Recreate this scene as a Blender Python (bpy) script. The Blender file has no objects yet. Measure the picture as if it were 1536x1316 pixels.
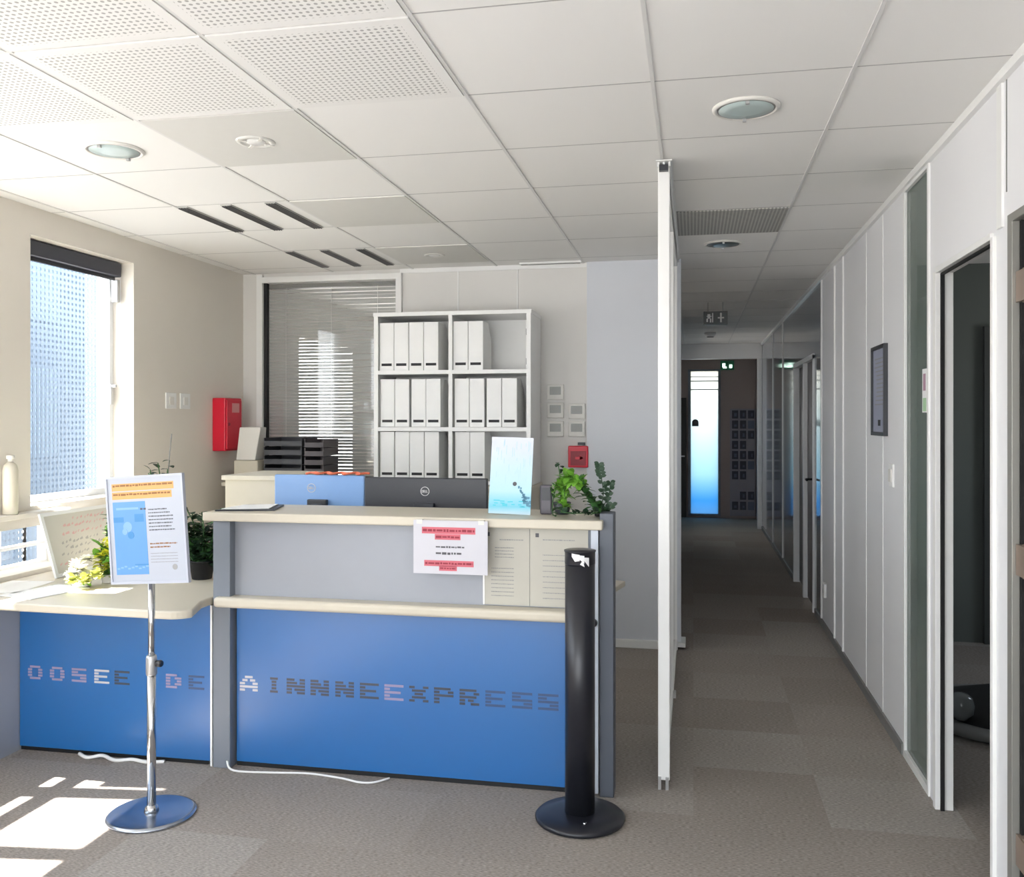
import bpy, bmesh, math, random
from mathutils import Vector, Matrix
SC = bpy.context.scene
COL = SC.collection
PI = math.pi

# ------------------------------------------------------------------ camera, world, sun, exposure
CAMH = 1.51
cam_d = bpy.data.cameras.new('camera'); cam = bpy.data.objects.new('camera', cam_d); COL.objects.link(cam)
cam.location = (0, 0, CAMH)
cam.rotation_euler = (PI/2, 0, math.atan(272/1350))
cam_d.sensor_fit = 'HORIZONTAL'; cam_d.sensor_width = 36; cam_d.lens = 36*1350/1536
cam_d.shift_y = -(658-630)/1536
cam_d.clip_start = 0.02; cam_d.clip_end = 200
SC.camera = cam
SC.view_settings.view_transform = 'Standard'; SC.view_settings.look = 'None'
SC.view_settings.gamma = 1; SC.view_settings.use_curve_mapping = False
SC.view_settings.exposure = 1.34
CEIL = 2.57
SUNK = Vector((.535, .07, -1))

world = bpy.data.worlds.new('daylight'); SC.world = world; world.use_nodes = True
wn = world.node_tree.nodes; wl = world.node_tree.links
bg = wn['Background']; bg.inputs[1].default_value = 3.0
tc = wn.new('ShaderNodeTexCoord'); sp = wn.new('ShaderNodeSeparateXYZ'); mr = wn.new('ShaderNodeMapRange')
rp = wn.new('ShaderNodeValToRGB')
wl.new(tc.outputs['Generated'], sp.inputs[0]); wl.new(sp.outputs[2], mr.inputs[0])
mr.inputs[1].default_value = -1; mr.inputs[2].default_value = 1
wl.new(mr.outputs[0], rp.inputs[0]); wl.new(rp.outputs[0], bg.inputs[0])
e = rp.color_ramp.elements
e[0].position = 0; e[0].color = (.80, .79, .78, 1); e[1].position = 1; e[1].color = (.62, .78, 1, 1)
a = e.new(.48); a.color = (.86, .85, .84, 1); a = e.new(.52); a.color = (.93, .97, 1, 1)

sun_d = bpy.data.lights.new('sun', 'SUN'); sun = bpy.data.objects.new('sun', sun_d); COL.objects.link(sun)
sun_d.energy = 20; sun_d.angle = math.radians(.6); sun_d.color = (1, .96, .9)
sun.rotation_euler = SUNK.to_track_quat('-Z', 'Y').to_euler(); sun.location = (-6, -1, 8)

def portal(name, loc, rot, sx, sy):
    d = bpy.data.lights.new(name, 'AREA'); d.shape = 'RECTANGLE'; d.size = sx; d.size_y = sy
    d.cycles.is_portal = True
    o = bpy.data.objects.new(name, d); COL.objects.link(o); o.location = loc; o.rotation_euler = rot
portal('daylight_portal', (-1.1, -2.28, 1.27), (PI/2, 0, PI), 4.2, 2.4)          # front glazing, behind the camera
portal('daylight_portal', (-3.44, 2.9, 1.75), (0, -PI/2, 0), 1.4, 1.7)
portal('daylight_portal', (-3.44, 4.32, 1.75), (0, -PI/2, 0), 1.4, .85)
portal('daylight_portal', (3.62, 5.45, 1.55), (0, PI/2, 0), 1.1, 1.1)
portal('daylight_portal', (-.52, 12.05, 1.4), (0, -PI/2, 0), 1.2, .9)
portal('daylight_portal', (-3.44, 7.6, 1.6), (0, -PI/2, 0), 1.2, 1.2)
portal('daylight_portal', (-3.44, .7, 1.75), (0, -PI/2, 0), 1.4, 2.2)

# ------------------------------------------------------------------ helpers
class MB:
    """collects shapes; build() links them as ONE mesh object"""
    def __init__(s): s.v = []; s.f = []; s.m = []; s.sm = []
    def add(s, vs, fs, mi=0, smooth=False):
        b = len(s.v); s.v += [Vector(q) for q in vs]
        for f in fs: s.f.append([b+i for i in f]); s.m.append(mi); s.sm.append(smooth)
        return s
    def box(s, x0, x1, y0, y1, z0, z1, mi=0):
        v = [(x, y, z) for z in (z0, z1) for y in (y0, y1) for x in (x0, x1)]
        return s.add(v, [(0,2,3,1),(4,5,7,6),(0,1,5,4),(2,6,7,3),(0,4,6,2),(1,3,7,5)], mi)
    def prism(s, poly, z0, z1, mi=0):
        n = len(poly)
        v = [(x, y, z0) for x, y in poly] + [(x, y, z1) for x, y in poly]
        return s.add(v, [tuple(range(n))[::-1], tuple(range(n, 2*n))] + [(i, (i+1) % n, n+(i+1) % n, n+i) for i in range(n)], mi)
    def lathe(s, prof, c=(0,0,0), n=32, mi=0, axis='z', smooth=True):
        cx, cy, cz = c; v = []
        for r, z in prof:
            for k in range(n):
                a = 2*PI*k/n; p = (r*math.cos(a), r*math.sin(a), z)
                if axis == 'x': p = (p[2], p[0], p[1])
                if axis == 'y': p = (p[0], p[2], p[1])
                v.append((cx+p[0], cy+p[1], cz+p[2]))
        f = [(j*n+k, j*n+(k+1) % n, (j+1)*n+(k+1) % n, (j+1)*n+k) for j in range(len(prof)-1) for k in range(n)]
        s.add(v, f, mi, smooth)
        m = len(prof)-1; b = len(s.v)-len(v)
        s.f.append([b+k for k in range(n)][::-1]); s.m.append(mi); s.sm.append(False)
        s.f.append([b+m*n+k for k in range(n)]); s.m.append(mi); s.sm.append(False)
        return s
    def tube(s, pts, r, n=8, mi=0):
        pts = [Vector(p) for p in pts]; rings = []; v = []
        for i, p in enumerate(pts):
            t = (pts[min(i+1, len(pts)-1)] - pts[max(i-1, 0)]).normalized()
            u = t.cross(Vector((0, 0, 1)));
            if u.length < .1: u = t.cross(Vector((0, 1, 0)))
            u.normalize(); w = t.cross(u).normalized()
            rr = r[i] if isinstance(r, (list, tuple)) else r
            for k in range(n):
                a = 2*PI*k/n; v.append(p + u*rr*math.cos(a) + w*rr*math.sin(a))
        m = len(pts)
        f = [(j*n+k, j*n+(k+1) % n, (j+1)*n+(k+1) % n, (j+1)*n+k) for j in range(m-1) for k in range(n)]
        f += [tuple(range(n))[::-1], tuple((m-1)*n+k for k in range(n))]
        return s.add(v, f, mi, True)
    def leaf(s, p, d, up, L, W, mi=0, bend=.25):
        """a pointed oval leaf with a fold and a bend"""
        p = Vector(p); d = Vector(d).normalized(); sd = d.cross(Vector(up))
        if sd.length < .05: sd = d.cross(Vector((1, 0, 0)))
        sd.normalize(); nn = sd.cross(d).normalized(); v = []
        st = [(0, .12), (.22, .8), (.5, 1), (.78, .7), (1, .05)]
        for t, w in st:
            c = p + d*L*t - nn*(bend*L*t*t)
            v += [c - sd*W/2*w + nn*W*.12*w, c, c + sd*W/2*w + nn*W*.12*w]
        f = []
        for i in range(4):
            b = i*3; f += [(b, b+1, b+4, b+3), (b+1, b+2, b+5, b+4)]
        return s.add(v, f, mi, True)
    def xf(s, M):
        s.v = [M @ q for q in s.v]; return s
    def build(s, name, mats, parent=None, bevel=0, seg=2):
        off = Vector((0, 0, 0)); q = parent
        while q is not None: off += q.location; q = q.parent
        me = bpy.data.meshes.new(name); me.from_pydata([tuple(q - off) for q in s.v], [], s.f)
        if not isinstance(mats, (list, tuple)): mats = [mats]
        for m in mats: me.materials.append(m)
        for p, mi, sm in zip(me.polygons, s.m, s.sm): p.material_index = mi; p.use_smooth = sm
        bm = bmesh.new(); bm.from_mesh(me); bmesh.ops.recalc_face_normals(bm, faces=bm.faces); bm.to_mesh(me); bm.free()
        o = bpy.data.objects.new(name, me); COL.objects.link(o)
        if parent is not None: o.parent = parent
        if bevel:
            b = o.modifiers.new('bevel', 'BEVEL'); b.width = bevel; b.segments = seg; b.limit_method = 'ANGLE'
        return o

def tag(o, label, cat, group=None, kind=None):
    o['label'] = label; o['category'] = cat
    if group: o['group'] = group
    if kind: o['kind'] = kind
    return o
def thing(name, label, cat, loc, group=None):
    o = bpy.data.objects.new(name, None); COL.objects.link(o); o.location = loc; o.empty_display_size = .1
    return tag(o, label, cat, group)
def struct(o): o['kind'] = 'structure'; return o
def B(*a, mi=0): return MB().box(*a, mi=mi)
def copy_tree(o, loc):
    r = o.copy(); COL.objects.link(r); r.location = loc
    for ch in list(o.children):
        c = ch.copy(); COL.objects.link(c); c.parent = r
    return r
def arc(cx, cy, r, a0, a1, n=8):
    return [(cx+r*math.cos(math.radians(a0+(a1-a0)*k/n)), cy+r*math.sin(math.radians(a0+(a1-a0)*k/n))) for k in range(n+1)]

# ------------------------------------------------------------------ materials
def srgb(r, g, b):
    f = lambda c: (c/255/12.92) if c/255 <= .04045 else ((c/255+.055)/1.055)**2.4
    return (f(r), f(g), f(b), 1)
def mat(name, rgb, rough=.5, metal=0, spec=.5, noise=0, nscale=20, bump=0, coat=0):
    m = bpy.data.materials.new(name); m.use_nodes = True; nt = m.node_tree; p = nt.nodes['Principled BSDF']
    c = srgb(*rgb); p.inputs['Base Color'].default_value = c; p.inputs['Roughness'].default_value = rough
    p.inputs['Metallic'].default_value = metal; p.inputs['Specular IOR Level'].default_value = spec
    p.inputs['Coat Weight'].default_value = coat
    t = nt.nodes.new('ShaderNodeTexCoord'); n = nt.nodes.new('ShaderNodeTexNoise'); n.inputs['Scale'].default_value = nscale
    n.inputs['Detail'].default_value = 3
    nt.links.new(t.outputs['Object'], n.inputs['Vector'])
    nv = noise or .02
    mp = nt.nodes.new('ShaderNodeMapRange'); mp.inputs[3].default_value = 1-nv; mp.inputs[4].default_value = 1+nv
    nt.links.new(n.outputs['Fac'], mp.inputs[0])
    mx = nt.nodes.new('ShaderNodeMix'); mx.data_type = 'RGBA'; mx.blend_type = 'MULTIPLY'; mx.inputs[0].default_value = 1
    mx.inputs[6].default_value = c; nt.links.new(mp.outputs[0], mx.inputs[7]); nt.links.new(mx.outputs[2], p.inputs['Base Color'])
    if bump:
        b = nt.nodes.new('ShaderNodeBump'); b.inputs['Strength'].default_value = bump; b.inputs['Distance'].default_value = .002
        nt.links.new(n.outputs['Fac'], b.inputs['Height']); nt.links.new(b.outputs[0], p.inputs['Normal'])
    return m
def math_node(nt, op, a, b=None):
    n = nt.nodes.new('ShaderNodeMath'); n.operation = op
    for i, x in enumerate((a, b)):
        if x is None: continue
        if isinstance(x, (int, float)): n.inputs[i].default_value = x
        else: nt.links.new(x, n.inputs[i])
    return n.outputs[0]
def dots(nt, ax, ay, step, rad):
    """1 inside round holes on a square grid, 0 elsewhere"""
    t = nt.nodes.new('ShaderNodeTexCoord'); s = nt.nodes.new('ShaderNodeSeparateXYZ'); nt.links.new(t.outputs['Object'], s.inputs[0])
    out = []
    for a in (ax, ay):
        u = math_node(nt, 'MULTIPLY', s.outputs[a], 1/step); u = math_node(nt, 'FRACT', math_node(nt, 'ADD', u, 500.0))
        u = math_node(nt, 'SUBTRACT', u, .5); out.append(math_node(nt, 'MULTIPLY', u, u))
    return math_node(nt, 'LESS_THAN', math_node(nt, 'ADD', out[0], out[1]), (rad/step)**2)
def glass(name, tint=(1, 1, 1), gloss=.06, rough=0.0, fres=True):
    m = bpy.data.materials.new(name); m.use_nodes = True; nt = m.node_tree; nt.nodes.remove(nt.nodes['Principled BSDF'])
    tr = nt.nodes.new('ShaderNodeBsdfTransparent'); tr.inputs[0].default_value = (*tint, 1)
    gl = nt.nodes.new('ShaderNodeBsdfGlossy'); gl.inputs['Roughness'].default_value = rough
    mx = nt.nodes.new('ShaderNodeMixShader'); nt.links.new(tr.outputs[0], mx.inputs[1]); nt.links.new(gl.outputs[0], mx.inputs[2])
    if fres:
        lw = nt.nodes.new('ShaderNodeLayerWeight'); lw.inputs[0].default_value = .5
        nt.links.new(math_node(nt, 'ADD', math_node(nt, 'MULTIPLY', math_node(nt, 'POWER', lw.outputs['Facing'], 5.0), .9), .04), mx.inputs[0])
    else: mx.inputs[0].default_value = gloss
    nt.links.new(mx.outputs[0], nt.nodes['Material Output'].inputs[0])
    return m

M = {}
M['wall_left'] = mat('cream paint', (226, 220, 210), .8, noise=.015, nscale=4)
M['wall_back'] = mat('pale grey melamine', (220, 218, 214), .55, noise=.01, nscale=3)
M['wall_sky_tint'] = mat('melamine with skylight tint', (208, 211, 217), .45, noise=.01, nscale=3)  # bluish tint of the skylight is painted into the base colour
M['wall_right'] = mat('white melamine', (232, 232, 234), .5, noise=.01, nscale=3, spec=.3)
M['ceiling'] = mat('ceiling tile white', (236, 235, 232), .9, noise=.008, nscale=300)
M['tbar'] = mat('ceiling rail white', (218, 217, 215), .5)
M['white'] = mat('white lacquer', (235, 235, 233), .35)
M['white_matte'] = mat('white paper', (240, 240, 240), .8)
M['offwhite'] = mat('off white plastic', (222, 220, 214), .5)
M['alu'] = mat('brushed aluminium', (190, 190, 190), .35, metal=.7)
M['chrome'] = mat('chrome', (200, 202, 205), .12, metal=1)
M['steel_blue'] = mat('polished steel plate', (178, 186, 198), .22, metal=1)
M['dark'] = mat('dark grey plastic', (52, 54, 60), .4)
M['black'] = mat('black painted steel', (30, 31, 38), .32)
M['black_matte'] = mat('black matte', (16, 17, 20), .6)
M['post_grey'] = mat('grey laminate post', (122, 128, 138), .45)
M['panel_grey'] = mat('light grey laminate', (156, 160, 168), .35)
M['worktop'] = mat('cream laminate worktop', (206, 198, 181), .4, noise=.02, nscale=60)
M['cream'] = mat('cream lacquer', (206, 200, 184), .5)
M['red'] = mat('signal red', (214, 22, 52), .35)
M['dark_red'] = mat('dark red', (150, 16, 40), .4)
M['orange'] = mat('orange cord', (214, 110, 80), .6)
M['leaf'] = mat('leaf green', (60, 104, 52), .5, noise=.35, nscale=18)
M['leaf_bright'] = mat('light leaf green', (118, 172, 62), .45, noise=.2, nscale=18)
M['leaf_dark'] = mat('dark leaf green', (34, 62, 40), .5, noise=.3, nscale=18)
M['leaf_yellow'] = mat('yellow green leaf', (212, 210, 60), .5, noise=.2, nscale=30)
M['petal'] = mat('white petal', (245, 243, 225), .6)
M['soil'] = mat('soil', (50, 40, 32), .9, noise=.3, nscale=60)
M['ink'] = mat('dark ink', (90, 90, 95), .7)
M['ink_light'] = mat('pale ink', (150, 150, 150), .7)
M['ink_red'] = mat('red highlighter ink', (196, 92, 108), .7)
M['ink_orange'] = mat('orange ink', (224, 164, 92), .7)
M['ink_brown'] = mat('brown ink', (140, 98, 60), .7)
M['pink'] = mat('pink pen', (220, 150, 150), .7)
M['sheet'] = mat('cream notice sheet', (188, 185, 174), .55)
M['hinge'] = mat('brass hinge', (160, 142, 128), .35, metal=.5)
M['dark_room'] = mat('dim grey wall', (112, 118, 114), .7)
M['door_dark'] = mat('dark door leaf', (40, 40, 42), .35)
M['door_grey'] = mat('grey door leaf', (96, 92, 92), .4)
M['gap'] = mat('rubber seal black', (18, 18, 20), .7)
M['green'] = mat('sign green', (20, 120, 80), .4)
M['lamp_glass'] = mat('frosted lamp glass', (188, 204, 202), .25)
M['lamp_dark'] = mat('unlit lamp reflector', (110, 116, 116), .3, metal=.4)
M['tile_grey'] = mat('grey ceiling panel', (214, 213, 208), .8)
M['glossy'] = mat('glossy laminate', (120, 126, 134), .07, spec=.9)
M['mid_grey'] = mat('mid grey', (128, 128, 126), .5)
M['lcd'] = mat('display grey', (128, 130, 124), .3)
M['frame_white'] = mat('white window frame', (226, 228, 230), .4)
M['mon_sky'] = mat('sky reflection plastic', (128, 165, 215), .25)  # the blue is a sky reflection put into the base colour
M['glass'] = glass('clear window glass')
M['acrylic'] = glass('clear acrylic')

def m_perf():
    m = mat('perforated ceiling tile', (234, 233, 230), .9); nt = m.node_tree; p = nt.nodes['Principled BSDF']
    d = dots(nt, 0, 1, .0195, .0052)
    mx = nt.nodes.new('ShaderNodeMix'); mx.data_type = 'RGBA'; mx.inputs[6].default_value = srgb(232, 231, 228); mx.inputs[7].default_value = srgb(172, 172, 168)
    # holes stop short of the tile's rim
    t = nt.nodes.new('ShaderNodeTexCoord'); s = nt.nodes.new('ShaderNodeSeparateXYZ'); nt.links.new(t.outputs['Object'], s.inputs[0])
    ins = d
    for k in (0, 1):
        ins = math_node(nt, 'MULTIPLY', ins, math_node(nt, 'LESS_THAN', math_node(nt, 'ABSOLUTE', s.outputs[k]), .26))
    nt.links.new(ins, mx.inputs[0]); nt.links.new(mx.outputs[2], p.inputs['Base Color']); return m
M['perf'] = m_perf()
def m_screen():
    m = bpy.data.materials.new('perforated metal screen'); m.use_nodes = True; nt = m.node_tree; p = nt.nodes['Principled BSDF']
    p.inputs['Base Color'].default_value = srgb(82, 103, 125); p.inputs['Roughness'].default_value = .5
    d = dots(nt, 1, 2, .036, .0095)
    tr = nt.nodes.new('ShaderNodeBsdfTransparent'); mx = nt.nodes.new('ShaderNodeMixShader')
    nt.links.new(d, mx.inputs[0]); nt.links.new(p.outputs[0], mx.inputs[1]); nt.links.new(tr.outputs[0], mx.inputs[2])
    nt.links.new(mx.outputs[0], nt.nodes['Material Output'].inputs[0]); return m
M['screen'] = m_screen()
def m_grille():
    m = mat('fine metal grille', (170, 170, 165), .6); nt = m.node_tree; p = nt.nodes['Principled BSDF']
    d = dots(nt, 0, 1, .018, .0065)
    mx = nt.nodes.new('ShaderNodeMix'); mx.data_type = 'RGBA'; mx.inputs[6].default_value = srgb(190, 189, 184); mx.inputs[7].default_value = srgb(130, 130, 126)
    nt.links.new(d, mx.inputs[0]); nt.links.new(mx.outputs[2], p.inputs['Base Color']); return m
M['grille'] = m_grille()
def m_carpet():
    m = bpy.data.materials.new('carpet tiles'); m.use_nodes = True; nt = m.node_tree; p = nt.nodes['Principled BSDF']
    p.inputs['Roughness'].default_value = .95; p.inputs['Specular IOR Level'].default_value = .1
    t = nt.nodes.new('ShaderNodeTexCoord')
    sn = nt.nodes.new('ShaderNodeVectorMath'); sn.operation = 'SNAP'; sn.inputs[1].default_value = (.5, .5, 10)
    nt.links.new(t.outputs['Object'], sn.inputs[0])
    wnz = nt.nodes.new('ShaderNodeTexWhiteNoise'); wnz.noise_dimensions = '3D'; nt.links.new(sn.outputs[0], wnz.inputs['Vector'])
    r = nt.nodes.new('ShaderNodeValToRGB'); nt.links.new(wnz.outputs['Value'], r.inputs[0])
    e = r.color_ramp.elements; e[0].color = srgb(147, 139, 132); e[1].color = srgb(160, 154, 148)
    x = e.new(.55); x.color = srgb(153, 145, 138)
    mp = nt.nodes.new('ShaderNodeMapping'); mp.inputs['Scale'].default_value = (70, 260, 1); nt.links.new(t.outputs['Object'], mp.inputs[0])
    n = nt.nodes.new('ShaderNodeTexNoise'); n.inputs['Scale'].default_value = 1; n.inputs['Detail'].default_value = 2; nt.links.new(mp.outputs[0], n.inputs['Vector'])
    mr = nt.nodes.new('ShaderNodeMapRange'); mr.inputs[1].default_value = .25; mr.inputs[2].default_value = .75; mr.inputs[3].default_value = .6; mr.inputs[4].default_value = 1.4
    nt.links.new(n.outputs['Fac'], mr.inputs[0])
    n2 = nt.nodes.new('ShaderNodeTexNoise'); n2.inputs['Scale'].default_value = 1.3; nt.links.new(t.outputs['Object'], n2.inputs['Vector'])
    mr2 = nt.nodes.new('ShaderNodeMapRange'); mr2.inputs[3].default_value = .88; mr2.inputs[4].default_value = 1.12; nt.links.new(n2.outputs['Fac'], mr2.inputs[0])
    k = math_node(nt, 'MULTIPLY', mr.outputs[0], mr2.outputs[0])
    mx = nt.nodes.new('ShaderNodeMix'); mx.data_type = 'RGBA'; mx.blend_type = 'MULTIPLY'; mx.inputs[0].default_value = 1
    nt.links.new(r.outputs[0], mx.inputs[6]); nt.links.new(k, mx.inputs[7]); nt.links.new(mx.outputs[2], p.inputs['Base Color'])
    b = nt.nodes.new('ShaderNodeBump'); b.inputs['Strength'].default_value = .4; b.inputs['Distance'].default_value = .003
    nt.links.new(n.outputs['Fac'], b.inputs['Height']); nt.links.new(b.outputs[0], p.inputs['Normal'])
    return m
M['carpet'] = m_carpet()
def m_blue():
    m = mat('blue glossy laminate', (0, 98, 168), .4, noise=.04, nscale=1.5, spec=.5, coat=1)
    m.node_tree.nodes['Principled BSDF'].inputs['Coat Roughness'].default_value = .3; m.node_tree.nodes['Principled BSDF'].inputs['Coat IOR'].default_value = 1.65
    return m
M['blue'] = m_blue()
def m_grad(name, z0, z1, stops, rough=.5, trans=0):
    """printed or tinted colour that changes with height (object space z)"""
    m = bpy.data.materials.new(name); m.use_nodes = True; nt = m.node_tree; p = nt.nodes['Principled BSDF']
    t = nt.nodes.new('ShaderNodeTexCoord'); s = nt.nodes.new('ShaderNodeSeparateXYZ'); nt.links.new(t.outputs['Object'], s.inputs[0])
    mr = nt.nodes.new('ShaderNodeMapRange'); mr.inputs[1].default_value = z0; mr.inputs[2].default_value = z1; nt.links.new(s.outputs[2], mr.inputs[0])
    r = nt.nodes.new('ShaderNodeValToRGB'); nt.links.new(mr.outputs[0], r.inputs[0]); e = r.color_ramp.elements
    e[0].position = stops[0][0]; e[0].color = srgb(*stops[0][1]); e[1].position = stops[-1][0]; e[1].color = srgb(*stops[-1][1])
    for q, cc in stops[1:-1]: x = e.new(q); x.color = srgb(*cc)
    p.inputs['Roughness'].default_value = rough
    if trans:
        tr = nt.nodes.new('ShaderNodeBsdfTransparent'); nt.links.new(r.outputs[0], tr.inputs[0])
        tl = nt.nodes.new('ShaderNodeBsdfTranslucent'); nt.links.new(r.outputs[0], tl.inputs[0])
        mx = nt.nodes.new('ShaderNodeMixShader'); mx.inputs[0].default_value = trans
        nt.links.new(tl.outputs[0], mx.inputs[1]); nt.links.new(tr.outputs[0], mx.inputs[2]); nt.links.new(mx.outputs[0], nt.nodes['Material Output'].inputs[0])
    else: nt.links.new(r.outputs[0], p.inputs['Base Color'])
    return m

# ------------------------------------------------------------------ the setting
struct(B(-3.6, 3.6, -2.4, 14.4, -.08, 0).build('floor', M['carpet']))
struct(B(-3.42, 3.6, -2.4, 14.4, CEIL, CEIL+.1).build('ceiling', M['ceiling']))
# rail grid of the suspended ceiling
TX = [.475-.6*k for k in range(-0, 7)]
TY = [2.25+.6*k for k in range(-7, 21)]
g = MB()
for x in TX: g.box(x-.006, x+.006, -2.2, 14.2 if x > -.3 else 6.05, CEIL-.004, CEIL)
struct(g.build('trim_1', M['tbar']))
g = MB()
for y in TY: g.box(-3.22 if y < 6 else -.38, .93, y-.003, y+.003, CEIL-.0004, CEIL)
struct(g.build('trim_7', mat('shadow joint grey', (172, 171, 169), .8)))
# left wall with its windows
XL, XO = -3.22, -3.42
g = MB()
holes = [(-.4, 1.8, 1.08, 2.43), (2.05, 3.62, 1.08, 2.43), (3.90, 4.74, 1.08, 2.43)]
g.box(XO, XL, -2.4, 6.15, 2.43, CEIL)
g.box(XO, XL, -2.4, -.4, 0, 2.43); g.box(XO, XL, 1.8, 2.05, 0, 2.43)
g.box(XO, XL, 3.62, 3.90, 1.08, 2.43).box(XO, XL, 3.75, 3.90, .98, 1.08); g.box(XO, XL, 4.74, 6.15, 0, 2.43)
g.box(XO, XL, -.4, 1.8, 0, 1.08); g.box(XO, XL, 2.05, 3.45, 0, 1.08); g.box(XO, XL, 3.45, 3.75, .98, 1.08)
g.box(XO, XL, 3.90, 4.74, .98, 1.08); g.box(XO, XL, 3.45, 4.19, 0, .76); g.box(XO, XL, 4.19, 4.74, 0, .98)
struct(g.build('wall_left', M['wall_left']))
def window(name, y0, y1, z0, z1, bars=(), rails=(), fw=.035):
    x0, x1 = -3.40, -3.355; g = MB()
    g.box(x0, x1, y0, y0+fw, z0, z1); g.box(x0, x1, y1-fw, y1, z0, z1)
    g.box(x0, x1, y0+fw, y1-fw, z0, z0+fw); g.box(x0, x1, y0+fw, y1-fw, z1-fw, z1)
    for a, b in bars: g.box(x0, x1, a, b, z0+fw, z1-fw)
    for a, b in rails: g.box(x0+.004, x1-.004, y0+fw, y1-fw, a, b)
    o = struct(g.build(name, M['frame_white'])); 
    B(-3.382, -3.376, y0+.01, y1-.01, z0+.01, z1-.01).build('window_pane', M['glass'], o)
    return o
w1 = window('window_1', 3.90, 4.74, 1.08, 2.43)
MB().box(-3.35, -3.335, 4.69, 4.715, 1.6, 1.72).box(-3.34, -3.31, 4.695, 4.71, 1.70, 1.715).build('window_handle', M['alu'], w1)
window('window_2', 2.05, 3.62, 1.08, 2.43, bars=[(2.55, 2.64), (3.05, 3.15)], rails=[(1.50, 1.62)])
window('window_3', -.4, 1.8, 1.08, 2.43, bars=[(.67, .73)])
window('window_4', 3.45, 4.19, .76, .98, rails=[(.855, .872)], fw=.015)
struct(B(-3.24, -3.145, 3.3, 4.10, 1.035, 1.06).build('trim_2', M['wall_left'], bevel=.004))      # sill nosing
# front glazing wall behind the camera
g = MB(); g.box(XO, 1.03, -2.3, -2.2, 0, .1).box(XO, 1.03, -2.3, -2.2, 2.45, CEIL).box(XO, -3.2, -2.3, -2.2, .1, 2.45).box(.9, 1.03, -2.3, -2.2, .1, 2.45)
struct(g.build('wall_front', M['wall_back']))
g = MB()
for x in (-3.19, -2.17, -1.15, -.13, .87): g.box(x-.03, x+.03, -2.29, -2.21, .1, 2.45)
g.box(-3.19, .87, -2.285, -2.215, .1, .16).box(-3.19, .87, -2.285, -2.215, 2.39, 2.45)
o = struct(g.build('window_5', M['frame_white'])); B(-3.18, .88, -2.253, -2.247, .12, 2.43).build('window_pane', M['glass'], o)
# back wall, with the interior window
YB = 6.05
g = MB(); g.box(XL, -3.06, YB, YB+.1, 0, CEIL).box(-3.06, -2.03, YB, YB+.1, 2.53, CEIL).box(-3.06, -2.03, YB, YB+.1, 0, .98).box(-2.03, -.66, YB, YB+.1, 0, CEIL)
struct(g.build('wall_back', M['wall_back']))
struct(B(-.70, -.08, YB-.035, YB+.12, .045, CEIL).build('wall_side', M['wall_sky_tint']))
g = MB()
for x in (-.70, -1.18, -1.60): g.box(x-.004, x+.004, YB-.006, YB, .05, CEIL-.03)
g.box(-2.02, -.70, YB-.008, YB, CEIL-.03, CEIL)
struct(g.build('trim_3', M['white']))
struct(MB().box(-.72, -.10, YB-.06, YB-.035, 0, .055).box(-.10, -.05, YB-.06, YB+.12, .02, .05).build('baseboard_back', M['white'], bevel=.004))
struct(B(-2.7, -.72, YB-.012, YB, 0, .06).build('baseboard_left', M['white']))
g = MB()
g.box(-3.10, -3.055, YB-.03, YB+.05, .96, 2.56).box(-2.045, -2.005, YB-.03, YB+.05, .96, 2.54).box(-3.055, -2.045, YB-.03, YB+.05, 2.50, 2.54).box(-3.055, -2.045, YB-.03, YB+.05, .96, 1.0)
w6 = struct(g.build('window_6', M['white']))
B(-3.055, -3.03, YB-.006, YB+.03, 1.0, 2.5).build('seal', M['black_matte'], w6)
B(-3.05, -2.05, YB+.012, YB+.018, 1.0, 2.5).build('window_pane', M['glass'], w6)
# the office behind it
g = MB(); g.box(XO, XL, 6.15, 7.0, 0, CEIL).box(XO, XL, 8.2, 9.6, 0, CEIL).box(XO, XL, 7.0, 8.2, 0, 1.0).box(XO, XL, 7.0, 8.2, 2.2, CEIL)
g.box(XL, -.5, 9.5, 9.6, 0, CEIL)
struct(g.build('wall_1', M['wall_back']))
# corridor left wall and end wall
g = MB(); g.box(-.50, -.38, YB+.12, 6.5, 0, CEIL).box(-.50, -.38, 9.2, 11.6, 0, CEIL).box(-.50, -.38, 12.5, 14.2, 0, CEIL).box(-.50, -.38, 11.6, 12.5, 0, .8).box(-.50, -.38, 11.6, 12.5, 2.0, CEIL).box(-.50, -.38, 6.5, 9.2, 0, .9).box(-.50, -.38, 6.5, 9.2, 2.35, CEIL)
struct(g.build('wall_corridor_left', M['wall_back']))
w9 = struct(MB().box(-.46, -.42, 6.5, 6.54, .9, 2.35).box(-.46, -.42, 9.16, 9.2, .9, 2.35).box(-.46, -.42, 7.83, 7.87, .9, 2.35).box(-.46, -.42, 6.54, 9.16, .9, .94).box(-.46, -.42, 6.54, 9.16, 2.31, 2.35).build('fill_window_1', M['frame_white']))  # unseen glazing, added to let more light into the corridor
B(-.443, -.437, 6.52, 9.18, .92, 2.33).build('window_pane', M['glass'], w9)
g = MB()
for y in (11.6, 12.03, 12.46): g.box(-.46, -.42, y, y+.04, .8, 2.0)
w10 = struct(g.box(-.455, -.425, 11.64, 12.46, .8, .84).box(-.455, -.425, 11.64, 12.46, 1.96, 2.0).build('fill_window_2', M['frame_white']))  # hidden window, added to brighten the far end of the corridor
B(-.443, -.437, 11.62, 12.48, .82, 1.98).build('window_pane', M['glass'], w10)
g = MB(); g.box(-.5, -.08, 14.2, 14.3, 0, CEIL).box(-.08, .41, 14.2, 14.3, 2.29, CEIL).box(-.08, .41, 14.2, 14.3, 0, .03).box(.41, 1.1, 14.2, 14.3, 0, CEIL)
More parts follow.
